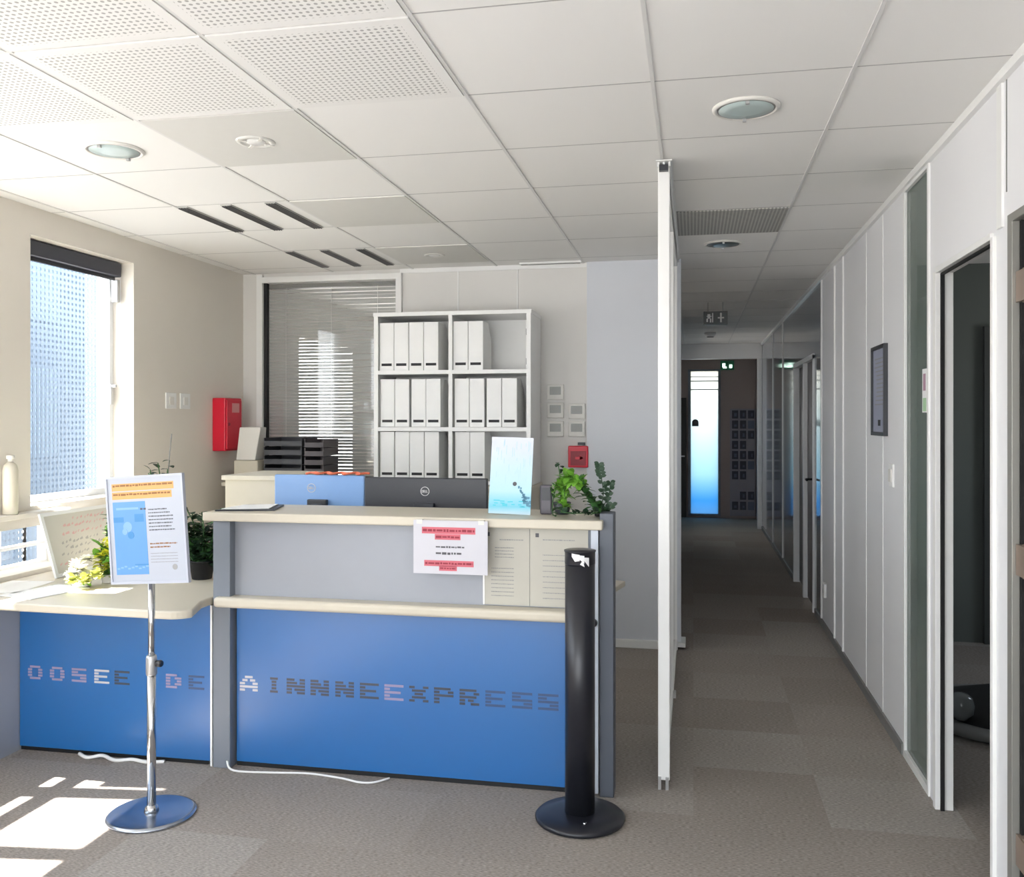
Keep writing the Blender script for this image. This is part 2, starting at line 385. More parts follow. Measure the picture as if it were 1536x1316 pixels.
struct(g.build('wall_corridor_end', mat('brown grey paint', (168, 152, 148), .7)))
M['film'] = m_grad('tinted window film', 0, 2.2, [(0, (116, 146, 170)), (.12, (92, 140, 172)), (.3, (146, 168, 176)), (.8, (186, 190, 186)), (1, (194, 194, 188))], trans=.12)
g = MB(); g.box(-.08, -.04, 14.18, 14.24, .03, 2.29).box(.375, .41, 14.18, 14.24, .03, 2.29).box(-.04, .375, 14.18, 14.24, .03, .06).box(-.04, .375, 14.18, 14.24, 2.26, 2.29)
g.box(-.04, .375, 14.19, 14.21, 2.10, 2.115).box(-.04, .375, 14.19, 14.21, 1.97, 1.985).box(-.04, .375, 14.19, 14.21, 2.17, 2.18)
w7 = struct(g.build('window_7', M['post_grey'])); B(-.04, .375, 14.212, 14.218, .06, 2.26).build('window_pane', M['film'], w7)
d3 = struct(B(-.36, -.105, 14.14, 14.195, .01, 1.85).build('door_3', mat('dark brown door', (52, 46, 44), .5)))
MB().lathe([(.008, 0), (.008, .05)], (-.14, 14.10, .95), 10, axis='y').box(-.20, -.13, 14.09, 14.105, .94, .96).build('door_handle', M['alu'], d3)
g = MB(); g.box(-.38, .93, 12.85, 12.97, 2.36, CEIL); g.box(.87, .93, 12.85, 12.95, 0, 2.36)
struct(g.build('trim_4', M['frame_white'], bevel=.004))
# right wall, in panels, with two near doors, a glazed strip and a corridor door
XR, XS = .93, .98
g = MB()
for y0, y1, z0, z1 in [(-2.3, 2.0, 0, CEIL), (2.0, 2.91, 2.10, CEIL), (2.91, 3.075, 0, CEIL), (3.075, 3.77, 2.085, CEIL), (3.77, 3.875, 0, CEIL),
                       (3.875, 4.30, 2.53, CEIL), (3.875, 4.30, 0, .03), (4.30, 6.96, 0, CEIL)]:
    g.box(XR, XS, y0, y1, z0, z1)
struct(g.build('wall_right', M['wall_right']))
g = MB()
for y0, y1, z0, z1 in [(6.96, 7.37, 0, CEIL), (7.37, 8.78, 2.02, CEIL), (8.78, 14.3, 0, CEIL)]: g.box(XR, XS, y0, y1, z0, z1)
struct(g.build('wall_corridor_right', M['glossy']))
g = MB()   # cover strips between the wall panels and the ceiling angle
for y in (5.98, 6.33, 6.95, 9.9, 11.1): g.box(XR-.010, XR, y-.012, y+.012, .0, CEIL-.03)
for y in (4.78, 5.22): g.box(XR-.003, XR, y-.006, y+.006, 0, CEIL-.03)
g.box(XR-.008, XR, 2.99, 3.035, 2.10, CEIL-.03)
g.box(XR-.02, XR, -2.2, 14.2, CEIL-.03, CEIL)
struct(g.build('trim_5', M['white']))
struct(B(XR-.002, XR, 2.962, 2.968, 2.2, CEIL-.03).build('trim_6', M['mid_grey']))
struct(MB().box(XR-.012, XR, 4.32, 7.3, 0, .05).box(XR-.012, XR, 8.85, 12.8, 0, .05).build('baseboard_right', M['mid_grey']))
# glazed strip
g = MB(); g.box(XR-.008, XS, 3.862, 3.885, .0, 2.55).box(XR-.008, XR+.006, 4.285, 4.305, 0, 2.55).box(XR-.008, XS, 3.885, 4.285, 2.525, 2.55).box(XR-.008, XS, 3.885, 4.285, 0, .035)
w8 = struct(g.build('window_8', M['white'], bevel=.002))
tint = mat('green grey tinted glass', (122, 136, 129), .12); tint.node_tree.nodes['Principled BSDF'].inputs['Alpha'].default_value = .62
B(XR+.006, XR+.014, 3.885, 4.285, .035, 2.525).build('window_pane', tint, w8)
# door 1 : open doorway, leaf folded back into the room
g = MB()
g.box(XR-.012, XS+.004, 3.74, 3.775, 0, 2.085).box(XR-.012, XS+.004, 3.06, 3.085, 0, 2.085).box(XR-.012, XS+.004, 3.085, 3.74, 2.078, 2.10)
d1 = struct(g.build('door_1', M['white'], bevel=.002))
MB().box(XR+.006, XR+.020, 3.730, 3.7395, 0, 2.076).box(XR+.006, XR+.020, 3.088, 3.730, 2.070, 2.0775).build('seal', M['gap'], d1)
Mx = Matrix.Translation((XS+.03, 3.95, 0)) @ Matrix.Rotation(PI/2, 4, 'Z')
MB().box(0, .66, -.018, .018, .01, 2.05).xf(Mx).build('door_leaf', M['white'], d1)
# door 2 : near dark door with hinges
g = MB(); g.box(XR-.012, XR+.010, 2.885, 2.925, 0, 2.10).box(XR-.012, XS, 1.99, 2.02, 0, 2.10).box(XR-.012, XS, 1.99, 2.925, 2.095, 2.12)
d2 = struct(g.build('door_2', mat('grey aluminium frame', (150, 148, 142), .4, metal=.3), bevel=.002))
B(XR+.010, XS+.03, 2.872, 2.925, 0, 2.095).build('seal', M['gap'], d2)
B(XR+.03, XR+.07, 2.02, 2.865, .01, 2.09).build('door_leaf', M['door_dark'], d2)
for z in (.25, 1.10, 1.90):
    MB().box(XR-.002, XR+.03, 2.80, 2.882, z-.045, z+.045).lathe([(.009, -.05), (.009, .05)], (XR+.012, 2.842, z), 12).build('hinge', M['hinge'], d2)
# door 4 : corridor double door
g = MB(); g.box(XR-.014, XS, 7.37, 7.40, 0, 2.02).box(XR-.014, XS, 8.75, 8.78, 0, 2.02).box(XR-.014, XS, 7.98, 8.04, 0, 2.0).box(XR-.014, XS, 7.37, 8.78, 1.99, 2.03)
d4 = struct(g.build('door_4', M['frame_white']))
B(XR+.02, XR+.06, 7.40, 7.98, .01, 1.99).build('door_leaf', M['door_grey'], d4)
B(XR+.04, XR+.08, 8.04, 8.75, .01, 1.99).build('door_leaf', M['door_dark'], d4)
MB().tube([(XR+.02, 7.60, 1.03), (XR-.04, 7.60, 1.03), (XR-.045, 7.48, 1.03)], .009).build('door_handle', M['black'], d4)
# room behind the right wall
g = MB(); g.box(XS, 3.5, 6.6, 6.7, 0, CEIL).box(3.5, 3.6, 1.8, 5.1, 0, CEIL).box(3.5, 3.6, 5.8, 6.7, 0, CEIL).box(3.5, 3.6, 5.1, 5.8, 0, 1.2).box(3.5, 3.6, 5.1, 5.8, 2.1, CEIL).box(XS, 3.5, 1.75, 1.85, 0, CEIL)  # opening in the far right wall: unseen window added to light the room
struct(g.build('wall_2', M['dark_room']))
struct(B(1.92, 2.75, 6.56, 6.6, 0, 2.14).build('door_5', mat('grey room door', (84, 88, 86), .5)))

# screen outside the left windows, and the pale facade behind it
g = MB(); g.box(-3.905, -3.90, 4.46, 5.34, -.2, 2.95); o = g.build('perforated_screen', M['screen'])
tag(o, 'blue-grey perforated metal sun screen standing outside the left window', 'screen')
B(-3.92, -3.88, 4.43, 4.465, -.2, 2.95).build('screen_post', M['frame_white'], o)
B(-3.93, -3.90, 4.66, 4.69, -.2, 2.95).build('screen_post', M['frame_white'], o)
B(-4.15, -3.905, 4.46, 5.30, -.3, -.2).build('ledge', M['mid_grey'], o)
B(-3.906, -3.90, 3.3, 4.43, -.2, 1.6).build('lower_sheet', M['screen'], o)

t = thing('neighbouring_building', 'blue-grey building facade seen through the perforated screen', 'building', (-8, 8, -1))
B(-9.5, -7.0, 6.0, 9.35, -1, 5.0).build('wall', mat('blue grey facade', (58, 74, 92), .6), t)
for k in range(3):
    for j in range(3): B(-7.0, -6.97, 6.4+.95*k, 7.0+.95*k, -.4+1.5*j, .6+1.5*j).build('window', mat('facade glass %d%d' % (k, j), (80, 100, 120), .3), t)
# ------------------------------------------------------------------ ceiling fixtures
def cell(cx, cy): return (.175-.6*cx, 2.55+.6*cy)   # centre of a tile, cx tiles left of the corridor column, cy rows back
pos = {(2, 0): ('right of the row behind the speaker panel', 'rightmost of the front row'), }
PL = {(2, 0): 'perforated white ceiling panel, rightmost of the row nearest the grey speaker panel',
      (3, 0): 'perforated white ceiling panel directly in front of the grey speaker panel',
      (4, 0): 'perforated white ceiling panel in front of the round downlight by the window',
      (2, -1): 'perforated white ceiling panel cut by the top edge, rightmost of its row',
      (3, -1): 'perforated white ceiling panel cut by the top edge, second from the right',
      (4, -1): 'perforated white ceiling panel in the top left corner of the photo'}
perf = MB().box(-.292, .292, -.292, .292, -.006, 0).build('perforated_ceiling_panel', M['perf'])
first = True
for (cx, cy), lb in PL.items():
    x, y = cell(cx, cy)
    o = perf if first else perf.copy()
    if not first: COL.objects.link(o)
    first = False; o.location = (x, y, CEIL-.0005)
    tag(o, lb, 'ceiling panel', 'perforated ceiling panels')
def downlight(x, y, label, dark=False):
    t = thing('ceiling_downlight', label, 'ceiling light', (x, y, CEIL), 'round recessed ceiling lights')
    MB().lathe([(.096, -.003), (.099, -.010), (.106, -.010), (.112, -.005), (.113, 0)], (x, y, CEIL), 40).build('trim_ring', M['offwhite'], t)
    MB().lathe([(.0955, -.003), (.095, -.0085)], (x, y, CEIL), 40).build('gasket', M['mid_grey'], t)
    MB().lathe([(.093, -.002), (.091, -.009), (.05, -.012), (.001, -.013)], (x, y, CEIL), 40).build('glass_cover', M['lamp_dark'] if dark else M['lamp_glass'], t)
    for s in (-1, 1): B(x-.006, x+.006, y+s*.09-.006, y+s*.09+.006, CEIL-.02, CEIL-.01).build('clip', M['alu'], t)
downlight(*cell(4, 1), 'round recessed ceiling light with frosted glass, on the left above the window')
downlight(*cell(0, 1), 'large round recessed ceiling light with greenish glass, nearest the right wall')
downlight(*cell(0, 5), 'dark unlit round ceiling light in the shaded corridor behind the grille', True)
def plain_panel(c, m, name, lb, cat='ceiling panel'):
    x, y = cell(*c); o = B(x-.292, x+.292, y-.292, y+.292, CEIL-.006, CEIL-.0005).build(name, m)
    return tag(o, lb, cat)
def round_panel(c, name, lb, rr, cross):
    x, y = cell(*c); t = thing(name, lb, 'ceiling panel', (x, y, CEIL))
    B(x-.292, x+.292, y-.292, y+.292, CEIL-.006, CEIL-.0005).build('panel', M['tile_grey'], t)
    MB().lathe([(rr*.72, -.007), (rr*.8, -.013), (rr, -.010), (rr*1.05, -.006)], (x, y, CEIL), 32).build('rim', M['tile_grey'], t)
    MB().lathe([(rr*.55, -.006), (rr*.5, -.010), (.001, -.011)], (x, y, CEIL), 32).build('cover', M['white'], t)
    if cross:
        for k in range(4):
            a = k*PI/2+PI/4; c_ = MB().box(rr*.5, rr*1.0, -.006, .006, -.014, -.009).xf(Matrix.Translation((x, y, CEIL)) @ Matrix.Rotation(a, 4, 'Z'))
            c_.build('spoke', M['offwhite'], t)
round_panel((3, 1), 'ceiling_speaker_panel', 'pale grey ceiling panel with a small four-spoked round diffuser behind the perforated panels', .07, True)
plain_panel((3, 3), M['tile_grey'], 'grey_ceiling_panel', 'plain warm grey ceiling panel beside the nearer row of slot vents')
round_panel((3, 5), 'ceiling_speaker_panel', 'grey ceiling panel with a small round spot near the back wall', .065, False)
plain_panel((0, 4), M['grille'], 'return_air_grille', 'grey fine-mesh air grille in the corridor ceiling beside the partition', 'air grille')
def slots(c, lb):
    x, y = cell(*c); t = thing('slot_diffuser', lb, 'air vent', (x, y, CEIL), 'slot vents by the window wall')
    for k, dx in enumerate((-.265, -.03, .205)):
        xx = x+dx
        g = MB().box(xx-.028, xx+.028, y-.29, y+.29, CEIL-.006, CEIL-.0005)
        sl = g.build('slot', mat('pale vent', (176, 176, 172), .5), t)
        h = MB()
        for q in (-.020, -.007, .007, .020): h.box(xx+q-.003, xx+q+.003, y-.285, y+.285, CEIL-.011, CEIL-.006)
        h.build('painted_gap', mat('vent shadow gap', (84, 84, 84), .6), sl)  # dark bars paint the shade of the slot gaps
slots((4, 3), 'nearer set of three dark ceiling slot vents beside the plain grey panel')
slots((4, 5), 'farther set of three dark ceiling slot vents close to the back wall')
o = B(-1.15, -.73, YB-.10, YB-.05, CEIL-.012, CEIL).build('ceiling_strip_vent', M['white'])
tag(o, 'thin white strip vent in the ceiling along the back wall', 'air vent')
B(-1.14, -.74, YB-.085, YB-.065, CEIL-.014, CEIL-.012).build('slot', M['mid_grey'], o)
t = thing('smoke_detector', 'small pale round smoke detector on the dim corridor ceiling', 'smoke detector', (.2, 11.2, CEIL))
MB().lathe([(.07, 0), (.07, -.02), (.05, -.05), (.001, -.055)], (.2, 11.2, CEIL), 24).build('housing', M['white'], t)
MB().lathe([(.045, -.05), (.04, -.058), (.001, -.06)], (.2, 11.2, CEIL), 24).build('sensor', M['mid_grey'], t)

# ------------------------------------------------------------------ glazed partition between reception and corridor
t = thing('partition_panel', 'slim white partition panel seen edge-on between reception and corridor', 'partition', (-.12, 4.9, 0))
B(-.142, -.094, 3.73, 3.77, .035, CEIL-.02).build('edge_post', M['white'], t, bevel=.004)
B(-.128, -.116, 3.77, 5.98, .08, CEIL-.06).build('glass_panel', M['glass'], t)
MB().box(-.132, -.104, 3.77, 5.98, .035, .08).box(-.132, -.104, 3.77, 5.98, CEIL-.06, CEIL-.03).box(-.132, -.104, 4.86, 4.90, .08, CEIL-.06).box(-.132, -.104, 5.95, 5.98, .08, CEIL-.06).build('panel_frame', M['white'], t)
g = MB()
for x in (-.140, -.118, -.096): g.box(x-.004, x+.004, 3.72, 6.0, CEIL-.026, CEIL-.008)
g.box(-.15, -.085, 3.70, 6.0, CEIL-.008, CEIL-.004)
g.build('ceiling_track', M['white'], t)
B(-.136, -.10, 3.69, 3.715, CEIL-.05, CEIL-.026).build('track_stop', M['dark'], t)
for x in (-.135, -.105): B(x-.006, x+.006, 3.72, 3.75, 0, .05).build('foot', M['alu'], t)
MB().box(-.093, -.080, 4.3, 4.33, .20, .23).build('catch', M['alu'], t)

# ------------------------------------------------------------------ reception counter
YF = 3.62
t = thing('reception_counter', 'tall reception counter with cream top, grey upper panel and glossy blue front', 'counter', (-1.2, 3.8, 0))
B(-2.085, -.352, 3.555, 3.96, 1.072, 1.11).build('counter_top', M['worktop'], t, bevel=.006)
B(-1.965, -.42, YF, YF+.02, .745, 1.07).build('upper_panel', M['panel_grey'], t)
B(-2.03, -.42, 3.545, 3.70, .70, .745).build('ledge', M['worktop'], t, bevel=.015, seg=4)
fp = B(-1.955, -.47, YF-.005, YF+.015, .02, .70).build('front_panel', M['blue'], t, bevel=.002)
B(-1.955, -.47, YF+.0, YF+.012, 0, .02).build('plinth', M['black_matte'], t)
B(-2.045, -1.965, 3.575, 3.67, 0, 1.071).build('post', M['post_grey'], t, bevel=.003)
B(-.47, -.405, YF-.003, YF+.02, 0, 1.07).build('post', M['post_grey'], t)
B(-.402, -.372, 3.59, 3.64, .015, 1.095).build('edge_strip', mat('pale edging', (205, 212, 224), .35), t, bevel=.002)
B(-.368, -.312, 3.60, 3.70, 0, 1.135).build('post', mat('dark grey post', (92, 98, 108), .45), t, bevel=.003)
MB().lathe([(.014, 0), (.014, -.02), (.009, -.03)], (-.388, 3.59, .70), 16, axis='y').build('lock', M['dark'], t)
# striped lettering of the counter: every character cut out of five bars
GL = {'A': ['0011100', '0110110', '1100011', '1111111', '1100011'], 'I': ['0111110', '0011100', '0011100', '0011100', '0111110'],
      'N': ['1110011', '1111011', '1111111', '1101111', '1100111'], 'E': ['1111111', '1100000', '1111110', '1100000', '1111111'],
      'X': ['1100011', '0111110', '0011100', '0111110', '1100011'], 'P': ['1111110', '1100011', '1111111', '1100000', '1100000'],
      'R': ['1111110', '1100011', '1111110', '1101100', '1100111'], 'S': ['1111111', '1110000', '1111111', '0000111', '1111111'],
      'D': ['1111100', '1100111', '1100011', '1100111', '1111100'], 'O': ['0111110', '1100011', '1100011', '1100011', '0111110']}
M['gl_dark'] = mat('silver grey letter film', (78, 82, 92), .3, metal=.2)
M['gl_pale'] = mat('pale letter film', (196, 196, 200), .3)
M['gl_pink'] = mat('faded pink letter film', (150, 140, 170), .5)
M['gl_dim'] = mat('dim grey letter film', (64, 84, 120), .4)
def glyph(ch, x0, w, z0, h, y, m, parent, name='striped_letter'):
    g = MB(); rows = GL[ch]; rh = h/5
    for i, r in enumerate(rows):
        z1 = z0+h-rh*i; k = 0
        while k < 7:
            if r[k] == '1':
                j = k
                while j < 7 and r[j] == '1': j += 1
                g.box(x0+w*k/7, x0+w*j/7, y-.0012, y, z1-rh*.7, z1); k = j
            else: k += 1
    o = g.build(name, m, parent); return o
tones = ['gl_pale', 'gl_dark', 'gl_dark', 'gl_dark', 'gl_dark', 'gl_dark', 'gl_pink', 'gl_dark', 'gl_dark', 'gl_dark', 'gl_dim', 'gl_dim', 'gl_dim']
for ch, x, tn in zip('AINNNEEXPRESS', [-1.939, -1.804, -1.72, -1.61, -1.497, -1.386, -1.277, -1.168, -1.06, -.950, -.840, -.728, -.620], tones):
    glyph(ch, x, .05 if ch == 'I' else .084, .325, .07, YF-.005, M[tn], fp)

# low desk by the window wall
t = thing('low_desk', 'low cream desk with curved corner and glossy blue front beside the window', 'desk', (-2.6, 3.8, 0))
poly = [(-3.215, 3.30), (-2.08, 3.275)] + arc(-2.08, 3.375, .10, -90, -30, 5)[1:] + [(-2.052, 3.50), (-2.052, 4.27), (-2.47, 4.33), (-3.215, 4.38)]
MB().prism(poly, .705, .74).build('desktop', M['worktop'], t, bevel=.008, seg=3)
lp = B(-3.02, -2.065, YF-.03, YF-.01, .02, .70).build('front_panel', M['blue'], t, bevel=.002)
B(-3.02, -2.065, YF-.02, YF-.012, 0, .02).build('plinth', M['black_matte'], t)
B(-3.05, -3.022, 3.33, 3.62, 0, .705).build('end_panel', M['panel_grey'], t)
B(-3.215, -3.19, 3.33, 4.3, 0, .705).build('leg_panel', M['panel_grey'], t)
B(-2.08, -2.066, 3.60, 4.2, 0, .705).build('leg_panel', M['cream'], t)
B(-2.064, -2.055, 3.585, 3.60, .0, .70).build('edge_strip', M['white'], t)
for ch, x, tn in zip('OOSEEODE', [-2.976, -2.862, -2.75, -2.635, -2.534, -2.44, -2.28, -2.17], ['gl_pink', 'gl_pink', 'gl_pink', 'gl_pale', 'gl_dark', 'gl_dark', 'gl_pink', 'gl_dim']):
    if tn == 'gl_dark' and ch == 'O': continue
    glyph(ch, x, .075, .325, .065, YF-.03, M[tn], lp)

# work desk behind the counter
t = thing('work_desk', 'cream work desk behind the reception counter, its corner showing on the right', 'desk', (-1.2, 4.1, 0))
MB().prism([(-2.0, 3.72), (-.40, 3.72), (-.385, 3.98), (-.318, 4.32), (-.36, 4.34), (-2.0, 4.34)], .715, .74).build('desktop', M['worktop'], t, bevel=.004)
for x in (-1.9, -.55): B(x-.02, x+.02, 3.8, 4.25, 0, .715).build('leg', M['post_grey'], t)

# monitors seen from behind
def monitor(x0, x1, y, zt, m, label, lx):
    cx = (x0+x1)/2; t = thing('computer_monitor', label, 'monitor', (cx, y, .74), 'monitors behind the counter')
    B(x0, x1, y, y+.022, zt-.34, zt).build('back_shell', m, t, bevel=.006)
    B(x0+.01, x1-.01, y+.022, y+.03, zt-.33, zt-.01).build('screen', M['black_matte'], t)
    MB().box(cx-.03, cx+.03, y-.05, y-.02, .75, zt-.14).box(cx-.05, cx+.05, y-.03, y, zt-.22, zt-.12).build('stand', M['dark'], t, bevel=.004)
    MB().prism([(cx+.13*math.cos(a*PI/12), y-.0+.10*math.sin(a*PI/12)) for a in range(24)], .74, .752).build('foot', M['dark'], t)
    # the ring with the maker's four letters
    rg = MB(); n = 32; r0, r1 = .0195, .022; cz = zt-.065
    v = [(lx+r*math.cos(2*PI*k/n), yy, cz+r*math.sin(2*PI*k/n)) for yy in (y-.0025, y+.001) for r in (r0, r1) for k in range(n)]
    f = []
    for k in range(n):
        q = (k+1) % n; f += [(k, q, n+q, n+k), (n+k, n+q, 3*n+q, 3*n+k), (2*n+k, 2*n+q, q, k)]
    rg.add(v, f)
    lb = rg.build('badge_ring', M['alu'], t)
    h = MB(); u = .0017
    def st(xa, xb, za, zb): h.box(lx+xa, lx+xb, y-.0025, y+.001, cz+za, cz+zb)
    st(-.0155, -.0138, -.006, .006); st(-.0138, -.0095, .0045, .006); st(-.0138, -.0095, -.006, -.0045); st(-.0095, -.008, -.0048, .0048)
    st(-.0065, -.0048, -.006, .006); st(-.0048, -.0008, .0045, .006); st(-.0048, -.0012, -.0008, .0008); st(-.0048, -.0008, -.006, -.0045)
    st(.001, .0027, -.006, .006); st(.0027, .0065, -.006, -.0045)
    st(.008, .0097, -.006, .006); st(.0097, .0135, -.006, -.0045)
    h.build('badge_letters', M['alu'], t)
monitor(-1.568, -.955, 4.15, 1.232, M['dark'], 'black computer monitor seen from behind over the middle of the counter', -1.262)
monitor(-2.05, -1.578, 4.17, 1.238, M['mon_sky'], 'computer monitor with sky reflection painted pale blue on its back, left of the black one', -1.852)
# cream drawer cabinet left of them
t = thing('drawer_cabinet', 'tall cream drawer cabinet left of the blue-backed monitor', 'cabinet', (-2.3, 4.65, 0))
B(-2.46, -2.08, 4.385, 4.86, 1.19, 1.215).build('top', M['cream'], t, bevel=.003)
B(-2.445, -2.095, 4.40, 4.85, 0, 1.19).build('body', M['cream'], t)
for k in range(3):
    z = .05+.38*k
    dr = B(-2.435, -2.125, 4.85, 4.868, z, z+.36).build('drawer', M['cream'], t)
    B(-2.33, -2.23, 4.868, 4.885, z+.28, z+.295).build('handle', M['alu'], dr)
# orange cord on the blue monitor / behind it
random.seed(4)
pts = [(-1.885+.011*k, 4.175+.012*math.sin(k*.9), 1.2425+.006*abs(math.sin(k*.5))) for k in range(31)]
o = MB().tube(pts, .0055).tube([(p[0]+.02, p[1]-.012, p[2]+.003) for p in pts[3:26]], .005).build('orange_cord', M['orange'])
tag(o, 'loose orange cord lying along the top of the blue-backed monitor', 'cord')

# back cabinet along the wall
t = thing('low_back_cabinet', 'low cream cabinet along the back wall under the shelf of files', 'cabinet', (-2.0, 5.8, 0))
B(-3.12, -1.0, 5.56, 6.01, 1.063, 1.088).build('top', M['cream'], t, bevel=.003)
B(-3.10, -1.02, 5.60, 6.0, 0, 1.063).build('body', M['cream'], t)
for k in range(4):
    x = -3.09+.52*k; dr = B(x, x+.50, 5.582, 5.60, .08, 1.05).build('door', M['cream'], t)
    MB().tube([(x+.45, 5.575, .60), (x+.45, 5.562, .62), (x+.45, 5.562, .72), (x+.45, 5.575, .74)], .005).build('handle', M['alu'], dr)

# open shelf with magazine files
SX0, SX1, SY0, SY1 = -2.066, -1.015, 5.64, 6.02
t = thing('open_shelf_unit', 'white six-cubby open shelf unit holding rows of white files', 'shelf', (-1.54, 5.83, 1.11))
B(SX0, SX0+.028, SY0, SY1, 1.089, 2.19).build('side_panel', M['white'], t)
B(SX1-.028, SX1, SY0, SY1, 1.089, 2.19).build('side_panel', M['white'], t)
B(SX0-.004, SX1+.004, SY0-.004, SY1, 2.19, 2.215).build('top', M['white'], t)
B(-1.557, -1.532, SY0, SY1-.01, 1.116, 2.19).build('divider', M['white'], t)
for z in (1.089, 1.436, 1.808): B(SX0+.028, SX1-.028, SY0+.001, SY1-.01, z, z+.026).build('shelf_board', M['white'], t)
B(SX0+.02, SX1-.02, SY1-.009, SY1-.002, 1.10, 2.19).build('back_panel', M['white'], t)
for z in (1.885, 2.075): B(SX1-.036, SX1-.028, SY0+.03, SY0+.055, z-.02, z+.02).build('shelf_clip', M['dark'], t)
# a magazine file
mf = thing('magazine_file', '', 'magazine file', (0, 0, 0), 'white files in the open shelf')
W, D, H = .098, .25, .315
side = [(0, 0), (D, 0), (D, .20), (D*.62, H), (0, H)]
g = MB()
for x0 in (0, W-.003):
    n = len(side); v = [(x0, y, z) for y, z in side]+[(x0+.003, y, z) for y, z in side]
    g.add(v, [tuple(range(n)), tuple(range(n, 2*n))[::-1]]+[(i, (i+1) % n, n+(i+1) % n, n+i) for i in range(n)])
g.box(.003, W-.003, 0, .003, 0, H).box(.003, W-.003, .003, D, 0, .003).box(.003, W-.003, D-.003, D, .003, .20)
g.build('body', M['white'], mf, bevel=.001)
lh = B(.014, W-.014, -.002, 0, .030, .047).build('label_holder', M['black_matte'], mf)
B(.008, W-.010, .01, D-.02, .004, H-.03).build('papers', M['white_matte'], mf)
rows = [('top', 1.835, [(-1.556-.49, 4), (-1.530, 2)]), ('middle', 1.4635, [(-1.556-.475, 4), (-1.523, 4)]), ('bottom', 1.1165, [(-1.556-.475, 4), (-1.520, 2)])]
ordn = ['leftmost', 'second from the left', 'third from the left', 'rightmost']
first = True
for rn, z, cols in rows:
    for ci, (x0, n) in enumerate(cols):
        sdn = ('left', 'right')[ci]
        if first: x0 = -2.034
        for k in range(n):
            step = .1015 if not (rn == 'top' and ci == 1) else .100
            x = (x0 if k or rn != 'x' else x0) + step*k + (.012 if (rn == 'middle' and k > 1) else 0)
            pos_ = ordn[k] if n == 4 else ('left one of the two', 'right one of the two')[k]
            loc = (x, SY0+.02+random.uniform(0, .008), z)
            if first: o = mf; o.location = loc; first = False
            else: o = copy_tree(mf, loc)
            o['label'] = 'white magazine file, %s in the %s %s cubby of the shelf' % (pos_, rn, sdn)
# letter trays and beige box on the back cabinet
def tray_stack(x0, x1, y0, h, n, label, m):
    t = thing('letter_tray_stack', label, 'letter trays', ((x0+x1)/2, y0+.12, 1.11), 'dark trays by the interior window')
    for k in range(n):
        z = 1.089+h/n*k
        MB().box(x0, x1, y0, y0+.26, z, z+.006).box(x0, x0+.006, y0, y0+.26, z+.006, z+h/n-.006).box(x1-.006, x1, y0, y0+.26, z+.006, z+h/n-.006).box(x0+.006, x1-.006, y0+.25, y0+.26, z+.006, z+h/n-.006).box(x0+.006, x1-.006, y0, y0+.004, z+.006, z+h/n*.55).build('tray', m, t)
tray_stack(-2.86, -2.585, 5.66, .305, 5, 'wide stack of dark grey letter trays against the interior window', M['dark'])
tray_stack(-2.565, -2.43, 5.66, .295, 5, 'narrow dark tray stack right of the wide letter trays', mat('dark brown grey plastic', (70, 64, 68), .4))
t = thing('cream_telephone_dock', 'cream angular plastic device between the red cabinet and interior window', 'device', (-2.98, 5.72, 1.11))
MB().box(-3.06, -2.885, 5.62, 5.80, 1.089, 1.235).build('base', M['cream'], t, bevel=.006)
v = [(-3.05, 5.63, 1.236), (-2.91, 5.63, 1.236), (-2.91, 5.78, 1.236), (-3.05, 5.78, 1.236), (-3.04, 5.66, 1.46), (-2.885, 5.66, 1.46), (-2.885, 5.75, 1.46), (-3.04, 5.75, 1.46)]
MB().add(v, [(0,3,2,1),(4,5,6,7),(0,1,5,4),(1,2,6,5),(2,3,7,6),(3,0,4,7)]).build('body', M['offwhite'], t, bevel=.006)

# venetian blind in the interior window
t = thing('venetian_blind', 'grey horizontal venetian blind behind the interior window', 'blind', (-2.55, YB+.06, 1.0))
B(-3.04, -2.06, YB+.03, YB+.075, 2.465, 2.495).build('head_rail', M['mid_grey'], t)
g = MB(); z = 1.03; random.seed(2)
while z < 2.46:
    tl = random.uniform(.0, .006); sl = random.uniform(-.004, .004)
    v = [(-3.035, YB+.044, z+.0105+tl*.6), (-2.062, YB+.044, z+.0105+tl*.6+sl), (-2.062, YB+.056, z-.005+sl), (-3.035, YB+.056, z-.005)]
    v += [(a, b, c-.0012) for a, b, c in v]
    g.add(v, [(0,1,2,3),(4,7,6,5),(0,4,5,1),(1,5,6,2),(2,6,7,3),(3,7,4,0)]); z += .0235
g.build('slats', mat('grey aluminium slat', (176, 178, 176), .4), t)
g = MB()
for x in (-2.9, -2.55, -2.2): g.tube([(x, YB+.034, 1.03), (x, YB+.034, 2.47)], .0012, 5)
g.build('ladder_cords', M['white'], t)

# roller blind on the left window
t = thing('roller_blind', 'dark rolled-up blind across the head of the left window', 'blind', (-3.30, 4.3, 2.4))
B(-3.335, -3.285, 3.93, 4.72, 2.345, 2.425).build('cassette', mat('dark blind cassette', (62, 64, 74), .35), t, bevel=.006)
B(-3.330, -3.315, 3.94, 4.70, 2.325, 2.345).build('bottom_bar', M['dark'], t)
B(-3.338, -3.30, 4.70, 4.725, 2.20, 2.33).build('bracket', M['alu'], t)
MB().tube([(-3.29, 4.715, 2.35), (-3.288, 4.718, 2.0), (-3.29, 4.716, 1.65)], .002, 6).build('chain', M['white'], t)

t = thing('added_shade_blind', 'unseen white roller blind added to keep sun off the low desk', 'blind', (-3.31, 3.4, 2.4))  # out-of-view blind, added to shade part of the low desk
B(-3.345, -3.285, 3.16, 3.47, 2.36, 2.425).build('cassette', M['white'], t, bevel=.006)
B(-3.318, -3.315, 3.17, 3.46, 1.70, 2.36).build('cloth', M['white_matte'], t)
